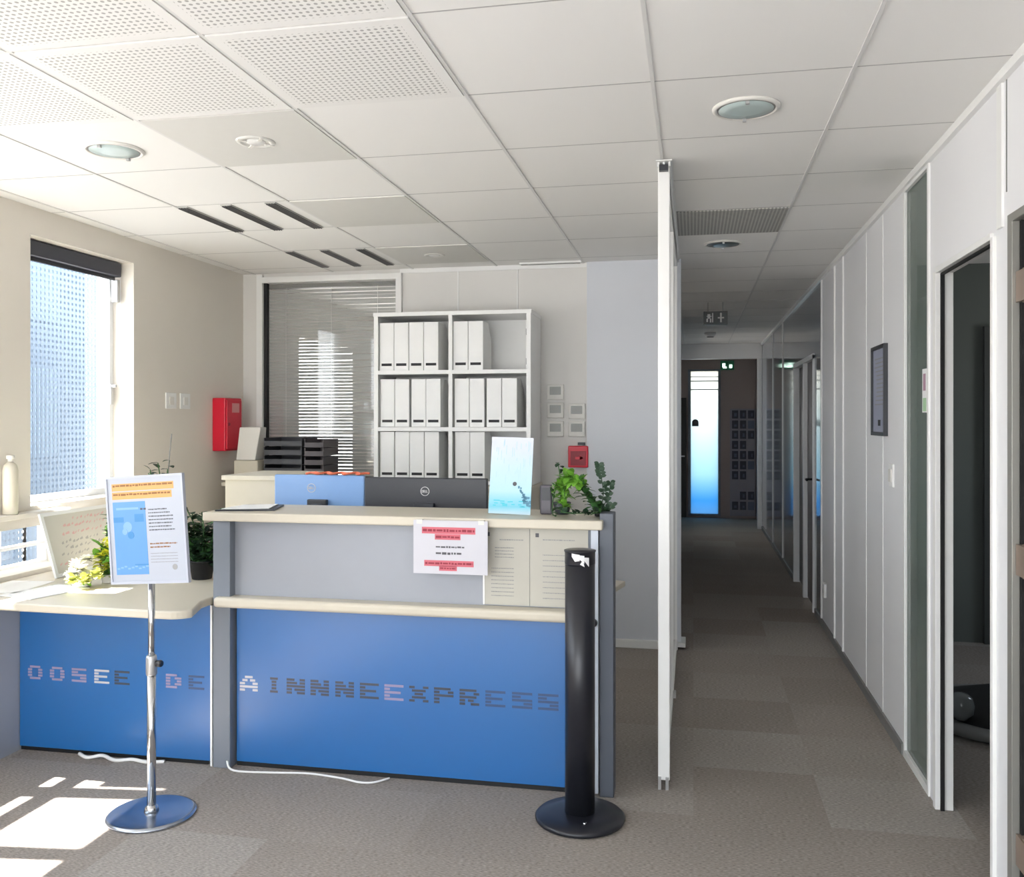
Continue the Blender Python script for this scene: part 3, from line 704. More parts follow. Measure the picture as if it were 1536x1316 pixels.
# ------------------------------------------------------------------ things on the left wall
t = thing('fire_cabinet', 'red wall box with a small white label between window and interior window', 'fire equipment box', (-3.22, 5.74, 1.48))
B(-3.22, -3.125, 5.62, 5.85, 1.297, 1.66).build('body', M['red'], t, bevel=.006)
B(-3.127, -3.117, 5.635, 5.835, 1.31, 1.645).build('door', M['red'], t, bevel=.003)
B(-3.117, -3.1155, 5.70, 5.80, 1.56, 1.625).build('label_plate', M['pink'], t)
MB().lathe([(.010, 0), (.010, .01)], (-3.117, 5.65, 1.48), 12, axis='x').build('lock', M['dark_red'], t)
for k, (y0, lb) in enumerate([(5.06, 'left of two white square switch plates on the wall by the red box'), (5.22, 'right of two white square switch plates, nearer the red box')]):
    t = thing('switch_plate', lb, 'wall switch', (-3.22, y0+.06, 1.63), 'switch plates on the left wall')
    B(-3.22, -3.212, y0, y0+.115, 1.58, 1.68).build('plate', M['white'], t, bevel=.003)
    B(-3.212, -3.208, y0+.035, y0+.08, 1.605, 1.655).build('rocker', M['offwhite'], t)
# ------------------------------------------------------------------ things on the back wall
names = ['topmost, alone in its row', 'middle row left', 'middle row right', 'bottom row left', 'bottom row right']
for (x, z), lb in zip([(-.916, 1.700), (-.916, 1.576), (-.771, 1.570), (-.916, 1.450), (-.771, 1.450)], names):
    t = thing('wall_controller', 'small white wall controller with grey display, ' + lb + ' of the five', 'thermostat', (x, YB, z), 'five controllers right of the shelf')
    B(x-.057, x+.057, YB-.018, YB, z-.054, z+.05).build('case', M['offwhite'], t, bevel=.004)
    B(x-.038, x+.038, YB-.020, YB-.018, z-.020, z+.034).build('display', M['lcd'], t)
    B(x-.045, x+.045, YB-.0195, YB-.018, z-.046, z-.030).build('button_row', M['offwhite'], t)
t = thing('fire_alarm_call_point', 'red square manual fire alarm on the back wall above the counter plant', 'fire alarm', (-.757, YB, 1.263))
B(-.825, -.690, YB-.05, YB, 1.19, 1.335).build('case', M['red'], t, bevel=.006)
B(-.808, -.706, YB-.056, YB-.05, 1.205, 1.30).build('front_plate', M['dark_red'], t, bevel=.002)
MB().box(-.775, -.725, YB-.059, YB-.056, 1.245, 1.262).add([(-.745, YB-.059, 1.235), (-.745, YB-.059, 1.275), (-.722, YB-.059, 1.2535), (-.745, YB-.056, 1.235), (-.745, YB-.056, 1.275), (-.722, YB-.056, 1.2535)], [(0,1,2),(3,5,4),(0,2,5,3),(1,4,5,2),(0,3,4,1)]).build('press_mark', M['red'], t)
B(-.762, -.715, YB-.03, YB, 1.340, 1.358).build('tag', M['dark'], t)
# ------------------------------------------------------------------ things on the right wall
t = thing('framed_notice', 'dark-framed tall notice hanging on the right corridor wall', 'frame', (XR, 4.83, 1.65))
MB().box(XR-.02, XR, 4.662, 4.68, 1.43, 1.885).box(XR-.02, XR, 4.972, 4.99, 1.43, 1.885).box(XR-.02, XR, 4.68, 4.972, 1.43, 1.448).box(XR-.02, XR, 4.68, 4.972, 1.867, 1.885).build('frame', M['dark'], t)
g = MB().box(XR-.010, XR-.004, 4.68, 4.972, 1.448, 1.867)
for k in range(12):
    z = 1.82-.021*k; g.box(XR-.0108, XR-.010, 4.71, 4.94-random.uniform(0, .07), z-.004, z+.002, mi=1)
g.box(XR-.0108, XR-.010, 4.79, 4.85, 1.48, 1.51, mi=2)
g.build('printed_sheet', [mat('blue grey print', (150, 155, 175), .5), M['ink_light'], M['black_matte']], t)
t = thing('light_switch', 'small white light switch on the right wall below the framed notice', 'wall switch', (XR, 4.57, 1.25))
B(XR-.010, XR, 4.515, 4.60, 1.19, 1.30).build('plate', M['white'], t, bevel=.003)
B(XR-.015, XR-.010, 4.53, 4.585, 1.215, 1.275).build('rocker', M['offwhite'], t)
o = B(XR-.02, XR, 6.72, 6.80, .24, .34).build('wall_socket', M['white'], bevel=.004); tag(o, 'small white socket low on the corridor wall', 'wall socket')
g = MB().box(XR+.002, XR+.0055, 3.925, 4.00, 1.54, 1.72).box(XR+.0015, XR+.002, 3.935, 3.99, 1.545, 1.60, mi=1).box(XR+.0015, XR+.002, 3.945, 3.985, 1.63, 1.70, mi=2)
o = g.build('door_sticker', [M['white_matte'], mat('pale green print', (170, 205, 165), .6), mat('pink print', (176, 140, 158), .6)]); tag(o, 'small white, pink and green sticker on the green-tinted glass strip', 'sticker')
# ------------------------------------------------------------------ corridor things
t = thing('exit_sign', 'small dark hanging exit sign box with pale pictograms in the mid corridor', 'exit sign', (.19, 8.3, 2.44))
B(.09, .30, 8.28, 8.33, 2.365, 2.485).build('case', mat('exit sign case', (92, 96, 98), .4), t, bevel=.003)
for x in (.13, .26): MB().tube([(x, 8.305, 2.485), (x, 8.305, CEIL)], .003, 6).build('hanger', M['alu'], t)
g = MB()   # running figure and arrow
g.box(.125, .150, 8.277, 8.28, 2.42, 2.46).box(.118, .16, 8.277, 8.28, 2.436, 2.444).box(.115, .13, 8.277, 8.28, 2.39, 2.42).box(.145, .158, 8.277, 8.28, 2.385, 2.42).box(.165, .175, 8.277, 8.28, 2.385, 2.47)
g.box(.235, .25, 8.277, 8.28, 2.385, 2.47).box(.215, .27, 8.277, 8.28, 2.42, 2.432)
g.build('pictogram', M['white'], t)
t = thing('green_exit_sign', 'small lit green exit sign beside the top of the far window', 'exit sign', (.47, 13.9, 2.33))
B(.40, .60, 13.9, 13.94, 2.26, 2.40).build('case', M['green'], t, bevel=.003)
em = bpy.data.materials.new('lit sign white'); em.use_nodes = True; p_ = em.node_tree.nodes['Principled BSDF']; p_.inputs['Emission Color'].default_value = (.7, 1, .85, 1); p_.inputs['Emission Strength'].default_value = 1.5
MB().box(.43, .47, 13.897, 13.90, 2.30, 2.36).box(.44, .49, 13.897, 13.90, 2.285, 2.31).box(.53, .57, 13.897, 13.90, 2.29, 2.34).build('pictogram', em, t)
MB().tube([(.5, 13.92, 2.40), (.5, 13.92, CEIL)], .004, 6).build('hanger', M['alu'], t)
t = thing('leaflet_board', 'wall board with a grid of small dark leaflets at the corridor end', 'notice board', (.76, 14.2, .9))
B(.55, .925, 14.165, 14.199, .04, 1.68).build('board', mat('dim board', (150, 146, 156), .6), t)
lm = [mat('dark leaflet', (44, 46, 66), .5), mat('grey blue leaflet', (92, 98, 120), .5)]
random.seed(5)
for r in range(10):
    for c in range(3):
        z = 1.53-.155*r; x = .58+.118*c
        if (r in (7,) or (r == 8 and c == 0) or (r in (3, 6) and c == 2)): continue
        m_ = lm[0] if (r+c) % 2 == 0 or c < 2 else lm[1]
        g = MB().box(x, x+.092, 14.155, 14.165, z, z+.125).box(x+.03+.01*c, x+.07, 14.1535, 14.155, z+.03, z+.085-.02*(r % 2), mi=1)
        g.build('leaflet', [m_, lm[1]], t)
o = MB().lathe([(.05, 0), (.05, .002)], (.03, 14.208, 1.47), 20, axis='y').box(-.02, .08, 14.206, 14.21, 1.41, 1.46).build('window_sticker', M['dark'])
tag(o, 'small dark rounded sticker on the bright far corridor window', 'sticker')
# round low stand in the side room
t = thing('round_stand', 'low round pale-rimmed dark stand on the floor inside the open doorway', 'stand', (1.55, 4.82, 0))
MB().lathe([(.40, 0), (.44, .01), (.45, .05), (.43, .065), (.40, .06)], (1.56, 4.90, 0), 48).build('rim', M['mid_grey'], t)
MB().lathe([(.395, .05), (.38, .07), (.12, .16), (.001, .18)], (1.56, 4.90, 0), 48).build('cushion', M['black_matte'], t)
o = MB().lathe([(.03, .0), (.055, .03), (.06, .07), (.05, .105), (.03, .12), (.001, .125)], (1.26, 4.66, .075), 20).build('glass_jar', mat('clouded glass', (120, 124, 124), .15)); tag(o, 'small clouded glass jar on the edge of the round stand in the doorway', 'jar')

# ------------------------------------------------------------------ printed sheets
def text_line(g, x0, x1, z, h, y, mi, rnd=random):
    """an unreadable line of print: short dashes of uneven length"""
    x = x0
    while x < x1:
        w = min(rnd.uniform(h*.6, h*2.6), x1-x); g.box(x, x+w, y-.0004, y, z-h/2*rnd.uniform(.6, 1), z+h/2*rnd.uniform(.6, 1), mi=mi); x += w+h*.35
random.seed(11)
# white notice taped to the counter front
t = thing('red_lined_notice', 'white paper notice with red highlighted lines taped to the counter front', 'notice', (-.97, 3.54, .99))
g = MB().box(-1.125, -.813, 3.538, 3.5395, .882, 1.100)
yy = 3.538
for x0, x1, z, h in [(-1.085, -.868, 1.059, .021), (-1.03, -.93, 1.033, .017), (-1.075, -.875, .925, .018), (-1.012, -.945, .905, .014)]:
    g.box(x0-.004, x1+.004, yy-.0003, yy, z-h/2-.003, z+h/2+.003, mi=1)
    text_line(g, x0, x1, z, h*.55, yy-.0003, 2)
text_line(g, -1.03, -.91, .992, .008, yy, 3); text_line(g, -1.03, -.92, .966, .011, yy, 3)
g.build('sheet', [mat('notice paper', (204, 203, 210), .7), mat('red highlight', (206, 110, 122), .8), mat('deep red ink', (150, 60, 74), .8), M['ink']], t)
for x in (-1.10, -.84): B(x-.012, x+.012, 3.5375, 3.555, 1.085, 1.102).build('tape', M['offwhite'], t)
# pair of cream sheets
g = MB().box(-.843, -.655, YF-.006, YF-.004, .750, 1.068).box(-.653, -.415, YF-.008, YF-.006, .750, 1.066)
y1 = YF-.006; y2 = YF-.008
for k in range(4): text_line(g, -.80, -.72, .985-.013*k, .004, y1, 1)
for k in range(8): text_line(g, -.815, -.72, .90-.016*k, .004, y1, 1)
text_line(g, -.78, -.68, 1.018, .005, y1, 1); text_line(g, -.60, -.47, 1.022, .005, y2, 1)
for k in range(9): text_line(g, -.60, -.50, .96-.022*k, .004, y2, 1)
for x in (-.835, -.63): g.box(x, x+.014, y2-.001, y2, 1.032, 1.048, mi=2)
g.box(-.850, -.843, YF-.008, YF-.004, .75, 1.06, mi=3)
o = g.build('double_notice', [M['sheet'], M['ink_light'], M['ink'], M['white']]); tag(o, 'pair of cream printed sheets on the right of the grey counter panel', 'notice')
# blue and white picture card on the counter
t = thing('picture_card', 'tall white and turquoise picture card leaning upright on the counter', 'picture', (-.76, 3.72, 1.11))
M['card'] = m_grad('card print', 0, .33, [(0, (190, 212, 226)), (.10, (104, 192, 214)), (.2, (134, 200, 220)), (.3, (172, 212, 224)), (.6, (190, 216, 228)), (.85, (206, 214, 228)), (1, (212, 216, 228))], rough=.3)
tm = Matrix.Translation((-.76, 3.71, 1.113)) @ Matrix.Rotation(math.radians(1.5), 4, 'Y') @ Matrix.Rotation(math.radians(-7), 4, 'X')
g = MB().box(-.090, .090, 0, .004, 0, .325)
o1 = g.xf(tm).build('card', M['card'], t)
g = MB(); random.seed(3)
for k in range(30):
    x = random.uniform(-.07, .08); z = random.uniform(.12, .29); g.box(x, x+.002, -.0006, 0, z, z+random.uniform(.01, .045), mi=0)
for k in range(26):
    a = random.random(); x = .028+.05*a+random.uniform(-.008, .008); z = .115-.085*a+random.uniform(-.008, .012); g.box(x, x+random.uniform(.004, .016), -.0007, 0, z, z+random.uniform(.004, .014), mi=1)
g.lathe([(.009, -.0008), (.009, 0)], (.018, 0, .128), 14, mi=2, axis='y')
for k in range(14):
    x = random.uniform(-.08, .07); z = random.uniform(.03, .055); g.box(x, x+random.uniform(.01, .03), -.0007, 0, z, z+.004, mi=3)
g.xf(tm).build('print', [mat('pale blue stroke', (180, 214, 236), .5), mat('slate blue stroke', (84, 140, 168), .5), M['ink'], mat('turquoise stroke', (60, 190, 210), .5)], t)
MB().add([(-.03, .05, 0), (.03, .05, 0), (0, .006, .2), (-.03, .053, 0), (.03, .053, 0), (0, .009, .2)], [(0,1,2),(3,5,4),(0,2,5,3),(1,4,5,2),(0,3,4,1)]).xf(Matrix.Translation((-.76, 3.735, 1.112))).build('strut', M['white'], t)
# papers on the counter
t = thing('clipboard', 'thin dark-edged paper folder lying on the left end of the counter', 'folder', (-1.93, 3.72, 1.11))
MB().add([(-2.05, 3.60, 1.1105), (-1.80, 3.66, 1.1105), (-1.86, 3.88, 1.1105), (-2.10+.06, 3.82, 1.1105), (-2.05, 3.60, 1.116), (-1.80, 3.66, 1.118), (-1.86, 3.88, 1.118), (-2.04, 3.82, 1.116)], [(0,3,2,1),(4,5,6,7),(0,1,5,4),(1,2,6,5),(2,3,7,6),(3,0,4,7)]).build('cover', M['dark'], t)
MB().add([(-2.03, 3.62, 1.117), (-1.83, 3.67, 1.119), (-1.88, 3.86, 1.119), (-2.03, 3.81, 1.117), (-2.03, 3.62, 1.120), (-1.83, 3.67, 1.122), (-1.88, 3.86, 1.122), (-2.03, 3.81, 1.120)], [(0,3,2,1),(4,5,6,7),(0,1,5,4),(1,2,6,5),(2,3,7,6),(3,0,4,7)]).build('sheet', M['white_matte'], t)

# ------------------------------------------------------------------ sign stand
SXc, SYc = -2.03, 3.10
t = thing('sign_stand', 'chrome floor sign stand holding an orange and blue poster before the low desk', 'sign stand', (SXc, SYc, 0))
MB().lathe([(.16, 0), (.165, .004), (.163, .010), (.150, .014), (.02, .016)], (SXc, SYc, 0), 56).build('base_plate', M['steel_blue'], t)
MB().lathe([(.028, .016), (.024, .03), (.0175, .04)], (SXc, SYc, 0), 24).build('socket', M['chrome'], t)
MB().lathe([(.0165, .03), (.0165, .56)], (SXc, SYc, 0), 24).build('lower_tube', M['chrome'], t)
MB().lathe([(.0125, .56), (.0125, .90)], (SXc, SYc, 0), 24).build('upper_tube', M['chrome'], t)
cl = MB().lathe([(.019, .535), (.0205, .54), (.0205, .60), (.018, .61)], (SXc, SYc, 0), 24).build('clamp_collar', M['alu'], t)
MB().lathe([(.004, .018), (.013, .022), (.014, .038), (.011, .044)], (SXc, SYc, .58), 16, axis='x').build('knob', M['black'], cl)
sm_ = Matrix.Translation((SXc-.005, SYc-.02, 1.094)) @ Matrix.Rotation(math.radians(-4.0), 4, 'Y') @ Matrix.Rotation(math.radians(-4), 4, 'Z')
w, h = .172, .206
MB().box(-w, -w+.008, -.008, .008, -h, h).box(w-.008, w, -.008, .008, -h, h).box(-w+.008, w-.008, -.008, .008, -h, -h+.010).box(-w+.008, w-.008, -.008, .008, h-.008, h).xf(sm_).build('frame', mat('pale grey plastic frame', (178, 182, 194), .3), t)
random.seed(8)
g = MB().box(-w+.008, w-.008, -.004, .004, -h+.010, h-.008, mi=0)
y = -.004
g.box(-.145, .13, y-.0004, y, .150, .178, mi=1); g.box(-.145, .12, y-.0004, y, .118, .146, mi=1)
text_line(g, -.14, .125, .170, .009, y-.0004, 2); text_line(g, -.14, .115, .136, .009, y-.0004, 2)
g.box(-.145, .0, y-.0004, y, -.17, .108, mi=3)
g.box(-.145, -.10, y-.0007, y, .03, .05, mi=4); g.box(-.05, -.01, y-.0007, y, .03, .06, mi=4)
g.lathe([(.020, -.0008), (.020, 0)], (-.083, y, .012), 20, mi=5, axis='y').lathe([(.014, -.0012), (.014, -.0008)], (-.070, y, -.020), 18, mi=4, axis='y')
g.lathe([(.012, -.0014), (.012, -.0010)], (-.096, y, -.006), 18, mi=5, axis='y').box(-.13, -.03, y-.0008, y, .078, .086, mi=5)
g.box(-.06, 0, y-.0009, y, -.136, -.130, mi=4)
for k in range(9): x = -.14+.016*k; g.box(x, x+.012, y-.0007, y, -.150+.004*(k % 3), -.144+.004*(k % 3), mi=5)
for k in range(7): text_line(g, .012, .11+random.uniform(-.02, .02), .075-.013*k, .005, y, 6)
for k in range(2): text_line(g, .012, .13-.03*k, -.055-.013*k, .006, y, 2)
for k in range(4): text_line(g, .012, .13, -.092-.011*k, .003, y, 7)
g.lathe([(.011, -.0006), (.011, 0)], (.115, y, -.145), 18, mi=7, axis='y')
for k in range(2): g.box(-.022+.014*k, -.012+.014*k, y-.001, y, .075, .082, mi=6)
g.xf(sm_).build('poster', [mat('pale poster paper', (172, 177, 188), .35), mat('orange band', (206, 158, 96), .5), M['ink_brown'], mat('sky blue print', (96, 146, 200), .35), mat('mid blue print', (70, 132, 186), .35), mat('pale blue print', (126, 166, 208), .35), M['ink'], M['ink_light']], t)

# ------------------------------------------------------------------ barrier post
BX, BY = -.42, 3.385
t = thing('barrier_post', 'thick black belt-barrier post on a round base before the counter end', 'barrier post', (BX, BY, 0))
MB().lathe([(.160, 0), (.168, .006), (.170, .014), (.162, .022), (.10, .030), (.06, .034)], (BX, BY, 0), 56).build('base', M['black'], t)
MB().lathe([(.0565, .03), (.0565, .965)], (BX, BY, 0), 40).build('pole', M['black'], t)
MB().lathe([(.057, .965), (.0575, .97), (.0575, 1.012), (.0600, 1.013), (.0600, 1.018), (.001, 1.020)], (BX, BY, 0), 40).build('cap', M['black'], t)
# torn white tape wrapped over the cap front
g = MB(); R_ = .0592
def on(a, z): return (BX+R_*math.sin(a), BY-R_*math.cos(a), z)
for a0, a1, zt, zb0, zb1 in [(-.42, -.2, 1.012, 1.00, .982), (-.2, .1, 1.010, .982, .985), (.1, .4, 1.006, .990, .975), (.4, .72, .998, .985, .962)]:
    g.add([on(a0, zt), on(a1, zt-.002), on(a1, zb1), on(a0, zb0)] + [(x, y+.0012, z) for x, y, z in (on(a0, zt), on(a1, zt-.002), on(a1, zb1), on(a0, zb0))], [(0,1,2,3),(4,7,6,5),(0,4,5,1),(1,5,6,2),(2,6,7,3),(3,7,4,0)])
g.add([on(.12, .972), on(.30, .988), on(.42, .962)] + [(x, y+.0012, z) for x, y, z in (on(.12, .972), on(.30, .988), on(.42, .962))], [(0,1,2),(3,5,4),(0,3,4,1),(1,4,5,2),(2,5,3,0)])
g.build('torn_tape', M['white_matte'], t)
MB().lathe([(.008, .028), (.006, .034), (.001, .035)], (BX+.03, BY-.10, 0), 12).build('screw', M['chrome'], t)

# ------------------------------------------------------------------ cables on the floor
def smooth(p, n=6):
    out = []; p = [Vector(q) for q in p]
    for i in range(len(p)-1):
        a, b, c, d = p[max(i-1, 0)], p[i], p[i+1], p[min(i+2, len(p)-1)]
        for k in range(n):
            u = k/n; out.append(.5*((2*b)+(c-a)*u+(2*a-5*b+4*c-d)*u*u+(3*b-a-3*c+d)*u**3))
    out.append(p[-1]); return out
o = MB().tube(smooth([(-1.97, 3.56, .04), (-1.93, 3.545, .007), (-1.75, 3.56, .006), (-1.6, 3.58, .006), (-1.45, 3.56, .006), (-1.36, 3.535, .006), (-1.30, 3.545, .006), (-1.25, 3.60, .006)]), .0045).build('white_cable', M['white']); tag(o, 'thin white cable lying along the foot of the tall blue counter panel', 'cable')
o = MB().tube(smooth([(-2.70, 3.575, .012), (-2.64, 3.55, .008), (-2.58, 3.57, .014), (-2.50, 3.545, .008), (-2.43, 3.565, .01), (-2.36, 3.56, .006), (-2.28, 3.58, .006)]), .008).build('crumpled_cable', M['white']); tag(o, 'lumpy white cable at the foot of the low blue desk panel', 'cable')

# ------------------------------------------------------------------ plants and desk things
def rdir(rnd, zmin=-.2):
    a = rnd.uniform(0, 2*PI); z = rnd.uniform(zmin, 1); r = math.sqrt(max(0, 1-z*z)); return Vector((r*math.cos(a), r*math.sin(a), z))
def bush(name, label, x, y, z, pot, stems, mats, L, W, pm, cat='plant', seed=1, group=None):
    rnd = random.Random(seed); t = thing(name, label, cat, (x, y, z), group)
    if pot:
        r, h = pot
        MB().lathe([(r*.75, 0), (r*.78, .004), (r, h*.92), (r*1.04, h*.93), (r*1.04, h), (r*.93, h), (r*.9, h*.85)], (x, y, z+.0005), 28).build('pot', pm, t)
        MB().lathe([(r*.90, h*.80), (r*.88, h*.86), (.001, h*.88)], (x, y, z), 20).build('soil', M['soil'], t)
    s = MB(); f = MB()
    for (dx, dy, H_, lean, nl, mi) in stems:
        base = Vector((x+dx*.3, y+dy*.3, z+(pot[1]*.8 if pot else .01))); tip = Vector((x+dx+lean[0], y+dy+lean[1], z+H_))
        mid = (base+tip)/2+Vector((rnd.uniform(-.02, .02), rnd.uniform(-.02, .02), .03)); pts = smooth([base, mid, tip], 5); s.tube(pts, .0028, 5)
        for k in range(nl):
            u = (k+1)/nl; p = pts[min(int(u*(len(pts)-1)), len(pts)-1)]; d = rdir(rnd); d.z = d.z*.5+.1
            f.leaf(p, d, (0, 0, 1), L*rnd.uniform(.7, 1.2), W*rnd.uniform(.7, 1.2), mi)
    s.build('stems', M['leaf'], t); f.build('foliage', mats, t)
    return t
# dark bush right of the sign, with dark pot
rn = random.Random(21)
st = [(rn.uniform(-.14, .13), rn.uniform(-.07, .07), rn.uniform(.10, .33), (0, 0), 16, rn.choice([0, 0, 1])) for _ in range(34)]
bush('potted_plant', 'bushy dark green plant in a dark pot right of the sign poster', -2.335, 3.98, .74, (.06, .09), st, [M['leaf_dark'], M['leaf']], .055, .034, M['black_matte'], seed=5)
# variegated green plant left of the sign
st = [(rn.uniform(-.05, .05), rn.uniform(-.06, .06), rn.uniform(.20, .36), (0, 0), 14, rn.choice([0, 1, 2])) for _ in range(24)]
bush('potted_plant', 'tall light green leafy plant left of the sign poster near the window', -2.80, 4.02, .74, (.055, .08), st, [M['leaf'], M['leaf_bright'], mat('pale leaf', (170, 205, 160), .5)], .05, .030, M['offwhite'], seed=6)
# yellow foliage
st = [(rn.uniform(-.05, .05), rn.uniform(-.04, .04), rn.uniform(.08, .20), (0, 0), 14, rn.choice([0, 0, 1])) for _ in range(20)]
bush('yellow_plant', 'bright yellow-green leafy plant beside the left edge of the poster', -2.715, 3.80, .74, (.035, .04), st, [M['leaf_yellow'], M['leaf_bright']], .045, .028, M['offwhite'], seed=7)
# tall plant behind the sign (only its top shows)
st = [(rn.uniform(-.05, .05), rn.uniform(-.04, .04), rn.uniform(.45, .58), (0, 0), 12, 0) for _ in range(8)]
bush('tall_potted_plant', 'tall plant whose leafy tip shows above the poster', -2.64, 4.1, .74, (.05, .09), st, [M['leaf_dark']], .05, .032, M['offwhite'], seed=9)
o = MB().tube(smooth([(-2.60, 4.12, .75), (-2.605, 4.12, 1.2), (-2.585, 4.12, 1.44)]), .0025, 6).build('plant_stake', M['mid_grey']); tag(o, 'thin upright stake rising above the poster beside the tall plant', 'plant stake')
# flower arrangement
t = thing('flower_arrangement', 'low arrangement of white and lime blossoms on the sunlit desk', 'flowers', (-2.76, 3.67, .74))
MB().lathe([(.035, 0), (.045, .03), (.05, .04), (.045, .042)], (-2.76, 3.67, .7405), 20).build('bowl', M['white'], t)
f = MB(); rnd = random.Random(31)
for (cx_, cy_, cz_, rr, mi) in [(-2.88, 3.79, .835, .034, 0), (-2.845, 3.77, .825, .032, 0), (-2.86, 3.83, .86, .030, 0), (-2.82, 3.76, .785, .030, 1), (-2.87, 3.75, .78, .028, 1), (-2.785, 3.80, .80, .032, 1), (-2.915, 3.80, .80, .026, 0), (-2.80, 3.74, .775, .026, 1)]:
    for k in range(34): 
        d = rdir(rnd, -.3); f.leaf((cx_+.10, cy_-.13, cz_), d, (0, 0, 1) if abs(d.z) < .9 else (1, 0, 0), rr*rnd.uniform(1.0, 1.35), rr*.95, mi, .2)
f.build('blossoms', [M['petal'], mat('lime blossom', (222, 226, 140), .6)], t)
f = MB()
for k in range(26):
    a = rnd.uniform(0, 2*PI); f.leaf((-2.76, 3.67, .775), (math.cos(a), math.sin(a), rnd.uniform(-.2, .5)), (0, 0, 1), .065, .028)
f.build('leaves', M['leaf_bright'], t)
# whiteboard leaning by the window, papers
t = thing('leaning_board', 'small white-framed handwritten board leaning under the left window', 'board', (-3.08, 4.1, .74))
tm = Matrix.Translation((-3.03, 3.84, .7405)) @ Matrix.Rotation(math.radians(-17), 4, 'Y')
g = MB().box(-.006, .006, 0, .02, 0, .325).box(-.006, .006, .50, .52, 0, .325).box(-.006, .006, .02, .50, 0, .018).box(-.006, .006, .02, .50, .307, .325)
g.xf(tm).build('frame', M['frame_white'], t)
g = MB().box(-.003, .003, .02, .50, .018, .307, mi=0); rnd = random.Random(14)
for k, (a_, b_, z_, mi) in enumerate([(.22, .46, .275, 1), (.14, .45, .245, 1), (.12, .43, .205, 1), (.10, .40, .165, 2), (.12, .42, .135, 2), (.08, .3, .10, 2), (.05, .18, .06, 1)]):
    yv = a_
    while yv < b_:
        L_ = rnd.uniform(.01, .03); z2 = z_+rnd.uniform(-.006, .006); g.add([(.0034, yv, z2-.004), (.0034, yv+L_, z2+rnd.uniform(-.006, .010)), (.0034, yv+L_, z2+.012), (.0034, yv, z2+.004)], [(0, 1, 2, 3)], mi); yv += L_+rnd.uniform(.003, .02)
g.xf(tm).build('board', [mat('board grey white', (196, 194, 188), .35), mat('faded pink pen', (206, 166, 166), .6), mat('faded grey pen', (164, 164, 164), .6)], t)
t = thing('loose_papers', 'blank white papers spread on the sunlit left end of the desk', 'paper', (-2.95, 3.6, .74))
for (x0, y0, x1, y1, a_) in [(-3.17, 3.42, -2.96, 3.72, .1)]:
    MB().box(-.105, .105, -.148, .148, 0, .003).xf(Matrix.Translation((-3.06, 3.60, .7408)) @ Matrix.Rotation(.12, 4, 'Z')).build('sheet', M['white_matte'], t)
    MB().box(-.105, .105, -.148, .148, 0, .003).xf(Matrix.Translation((-2.84, 3.53, .7408)) @ Matrix.Rotation(-.25, 4, 'Z')).build('sheet', M['white_matte'], t)
# cream bottle on the sill at the left edge
t = thing('cream_dispenser', 'cream cylindrical dispenser on the window sill at the left photo edge', 'dispenser', (-3.18, 3.72, 1.06))
MB().lathe([(.030, 0), (.034, .003), (.034, .21), (.028, .235), (.012, .25)], (-3.18, 3.72, 1.0605), 24).build('bottle', M['cream'], t)
MB().lathe([(.012, .25), (.012, .262), (.018, .264), (.018, .28), (.001, .282)], (-3.18, 3.72, 1.0605), 16).build('cap', M['offwhite'], t)

# counter plant: trailing light green plant and a dark-leaved stem
def path_leaves(f, pts, n, L, W, mi, rnd, zmin=-.5):
    for k in range(n):
        u = k/max(1, n-1); p = pts[min(int(u*(len(pts)-1)), len(pts)-1)]; f.leaf(Vector(p)+Vector((rnd.uniform(-.006, .006),)*3), rdir(rnd, zmin), (0, 0, 1), L*rnd.uniform(.75, 1.15), W*rnd.uniform(.8, 1.15), mi, .3)
rnd = random.Random(77)
t = thing('trailing_plant', 'bright green arching trailing plant on the right end of the counter', 'plant', (-.50, 3.74, 1.11))
MB().lathe([(.028, 0.001), (.030, .004), (.038, .05), (.035, .052)], (-.545, 3.78, 1.1105), 20).build('pot', M['dark'], t)
s = MB(); f = MB()
arcs = [smooth([(-.545, 3.78, 1.15), (-.535, 3.74, 1.25), (-.50, 3.71, 1.272), (-.46, 3.69, 1.25), (-.43, 3.68, 1.20), (-.40, 3.68, 1.155), (-.37, 3.68, 1.13)]),
        smooth([(-.545, 3.78, 1.15), (-.55, 3.74, 1.23), (-.53, 3.70, 1.24), (-.52, 3.69, 1.18), (-.52, 3.68, 1.13)]),
        smooth([(-.545, 3.78, 1.15), (-.555, 3.75, 1.24), (-.57, 3.72, 1.20), (-.575, 3.70, 1.14), (-.565, 3.66, 1.118)])]
for p in arcs: s.tube(p, .0022, 5)
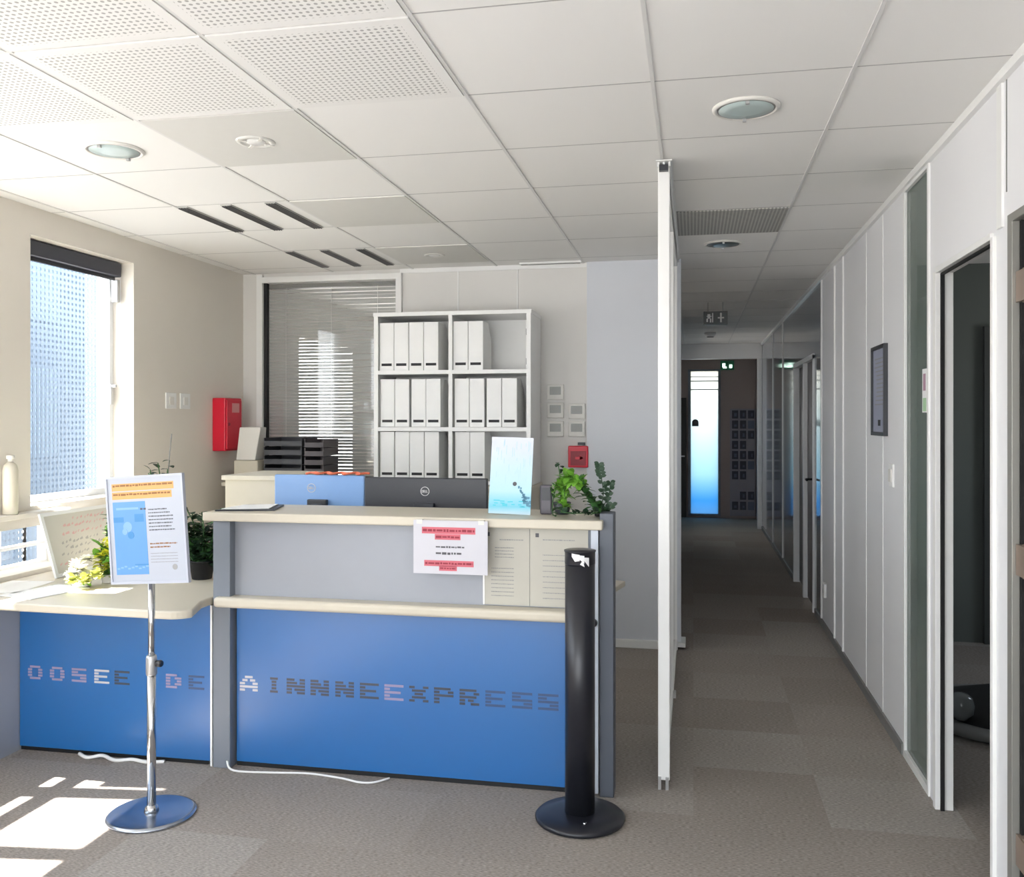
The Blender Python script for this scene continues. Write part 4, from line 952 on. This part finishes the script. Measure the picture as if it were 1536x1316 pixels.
path_leaves(f, arcs[0][4:22], 90, .046, .030, 1, rnd); path_leaves(f, arcs[0][18:], 80, .042, .026, 0, rnd, 0); path_leaves(f, arcs[1][3:], 80, .040, .027, 1, rnd, -.1); path_leaves(f, arcs[2], 14, .03, .022, 0, rnd, 0)
st2 = smooth([(-.545, 3.78, 1.15), (-.55, 3.77, 1.25), (-.56, 3.76, 1.33)]); s.tube(st2, .002, 5); path_leaves(f, st2[5:], 9, .030, .024, 2, rnd)
low = smooth([(-.53, 3.62, 1.136), (-.48, 3.60, 1.134), (-.42, 3.60, 1.136), (-.38, 3.62, 1.136)]); s.tube(low, .002, 5); path_leaves(f, low, 24, .034, .024, 2, rnd, .0)
s.build('stems', M['leaf'], t); f.build('foliage', [M['leaf'], M['leaf_bright'], M['leaf_dark']], t)
t = thing('eucalyptus_sprig', 'upright dark sprig of small round leaves at the counter corner', 'plant', (-.37, 3.72, 1.11))
s = MB(); f = MB()
for p in (smooth([(-.385, 3.72, 1.112), (-.365, 3.72, 1.2), (-.375, 3.71, 1.29), (-.382, 3.71, 1.325)]), smooth([(-.38, 3.72, 1.13), (-.345, 3.72, 1.19), (-.335, 3.72, 1.25)]), smooth([(-.38, 3.72, 1.115), (-.35, 3.70, 1.14), (-.325, 3.70, 1.16)])):
    s.tube(p, .002, 5)
    for k in range(1, len(p)):
        if k % 2 and k > 3 or k > 10: 
            for sg in (-1, 1): f.leaf(p[k], (sg*.8, rnd.uniform(-.6, .6), rnd.uniform(0, .6)), (0, -1, .3), .023, .017, 0, .1)
        else: f.leaf(p[k], rdir(rnd, 0), (0, -1, .3), .021, .016, 0, .1)
MB().lathe([(.012, 0), (.016, .003), (.016, .02), (.010, .024)], (-.385, 3.72, 1.1105), 16).build('holder', M['black_matte'], t)
s.build('stems', M['leaf_dark'], t); f.build('foliage', M['leaf_dark'], t)
t = thing('card_terminal', 'small dark upright device beside the trailing plant on the counter', 'device', (-.60, 3.76, 1.11))
B(-.635, -.585, 3.75, 3.775, 1.1105, 1.235).build('body', mat('charcoal plastic', (84, 80, 88), .4), t, bevel=.006)
B(-.628, -.592, 3.748, 3.75, 1.17, 1.225).build('screen', M['dark'], t)
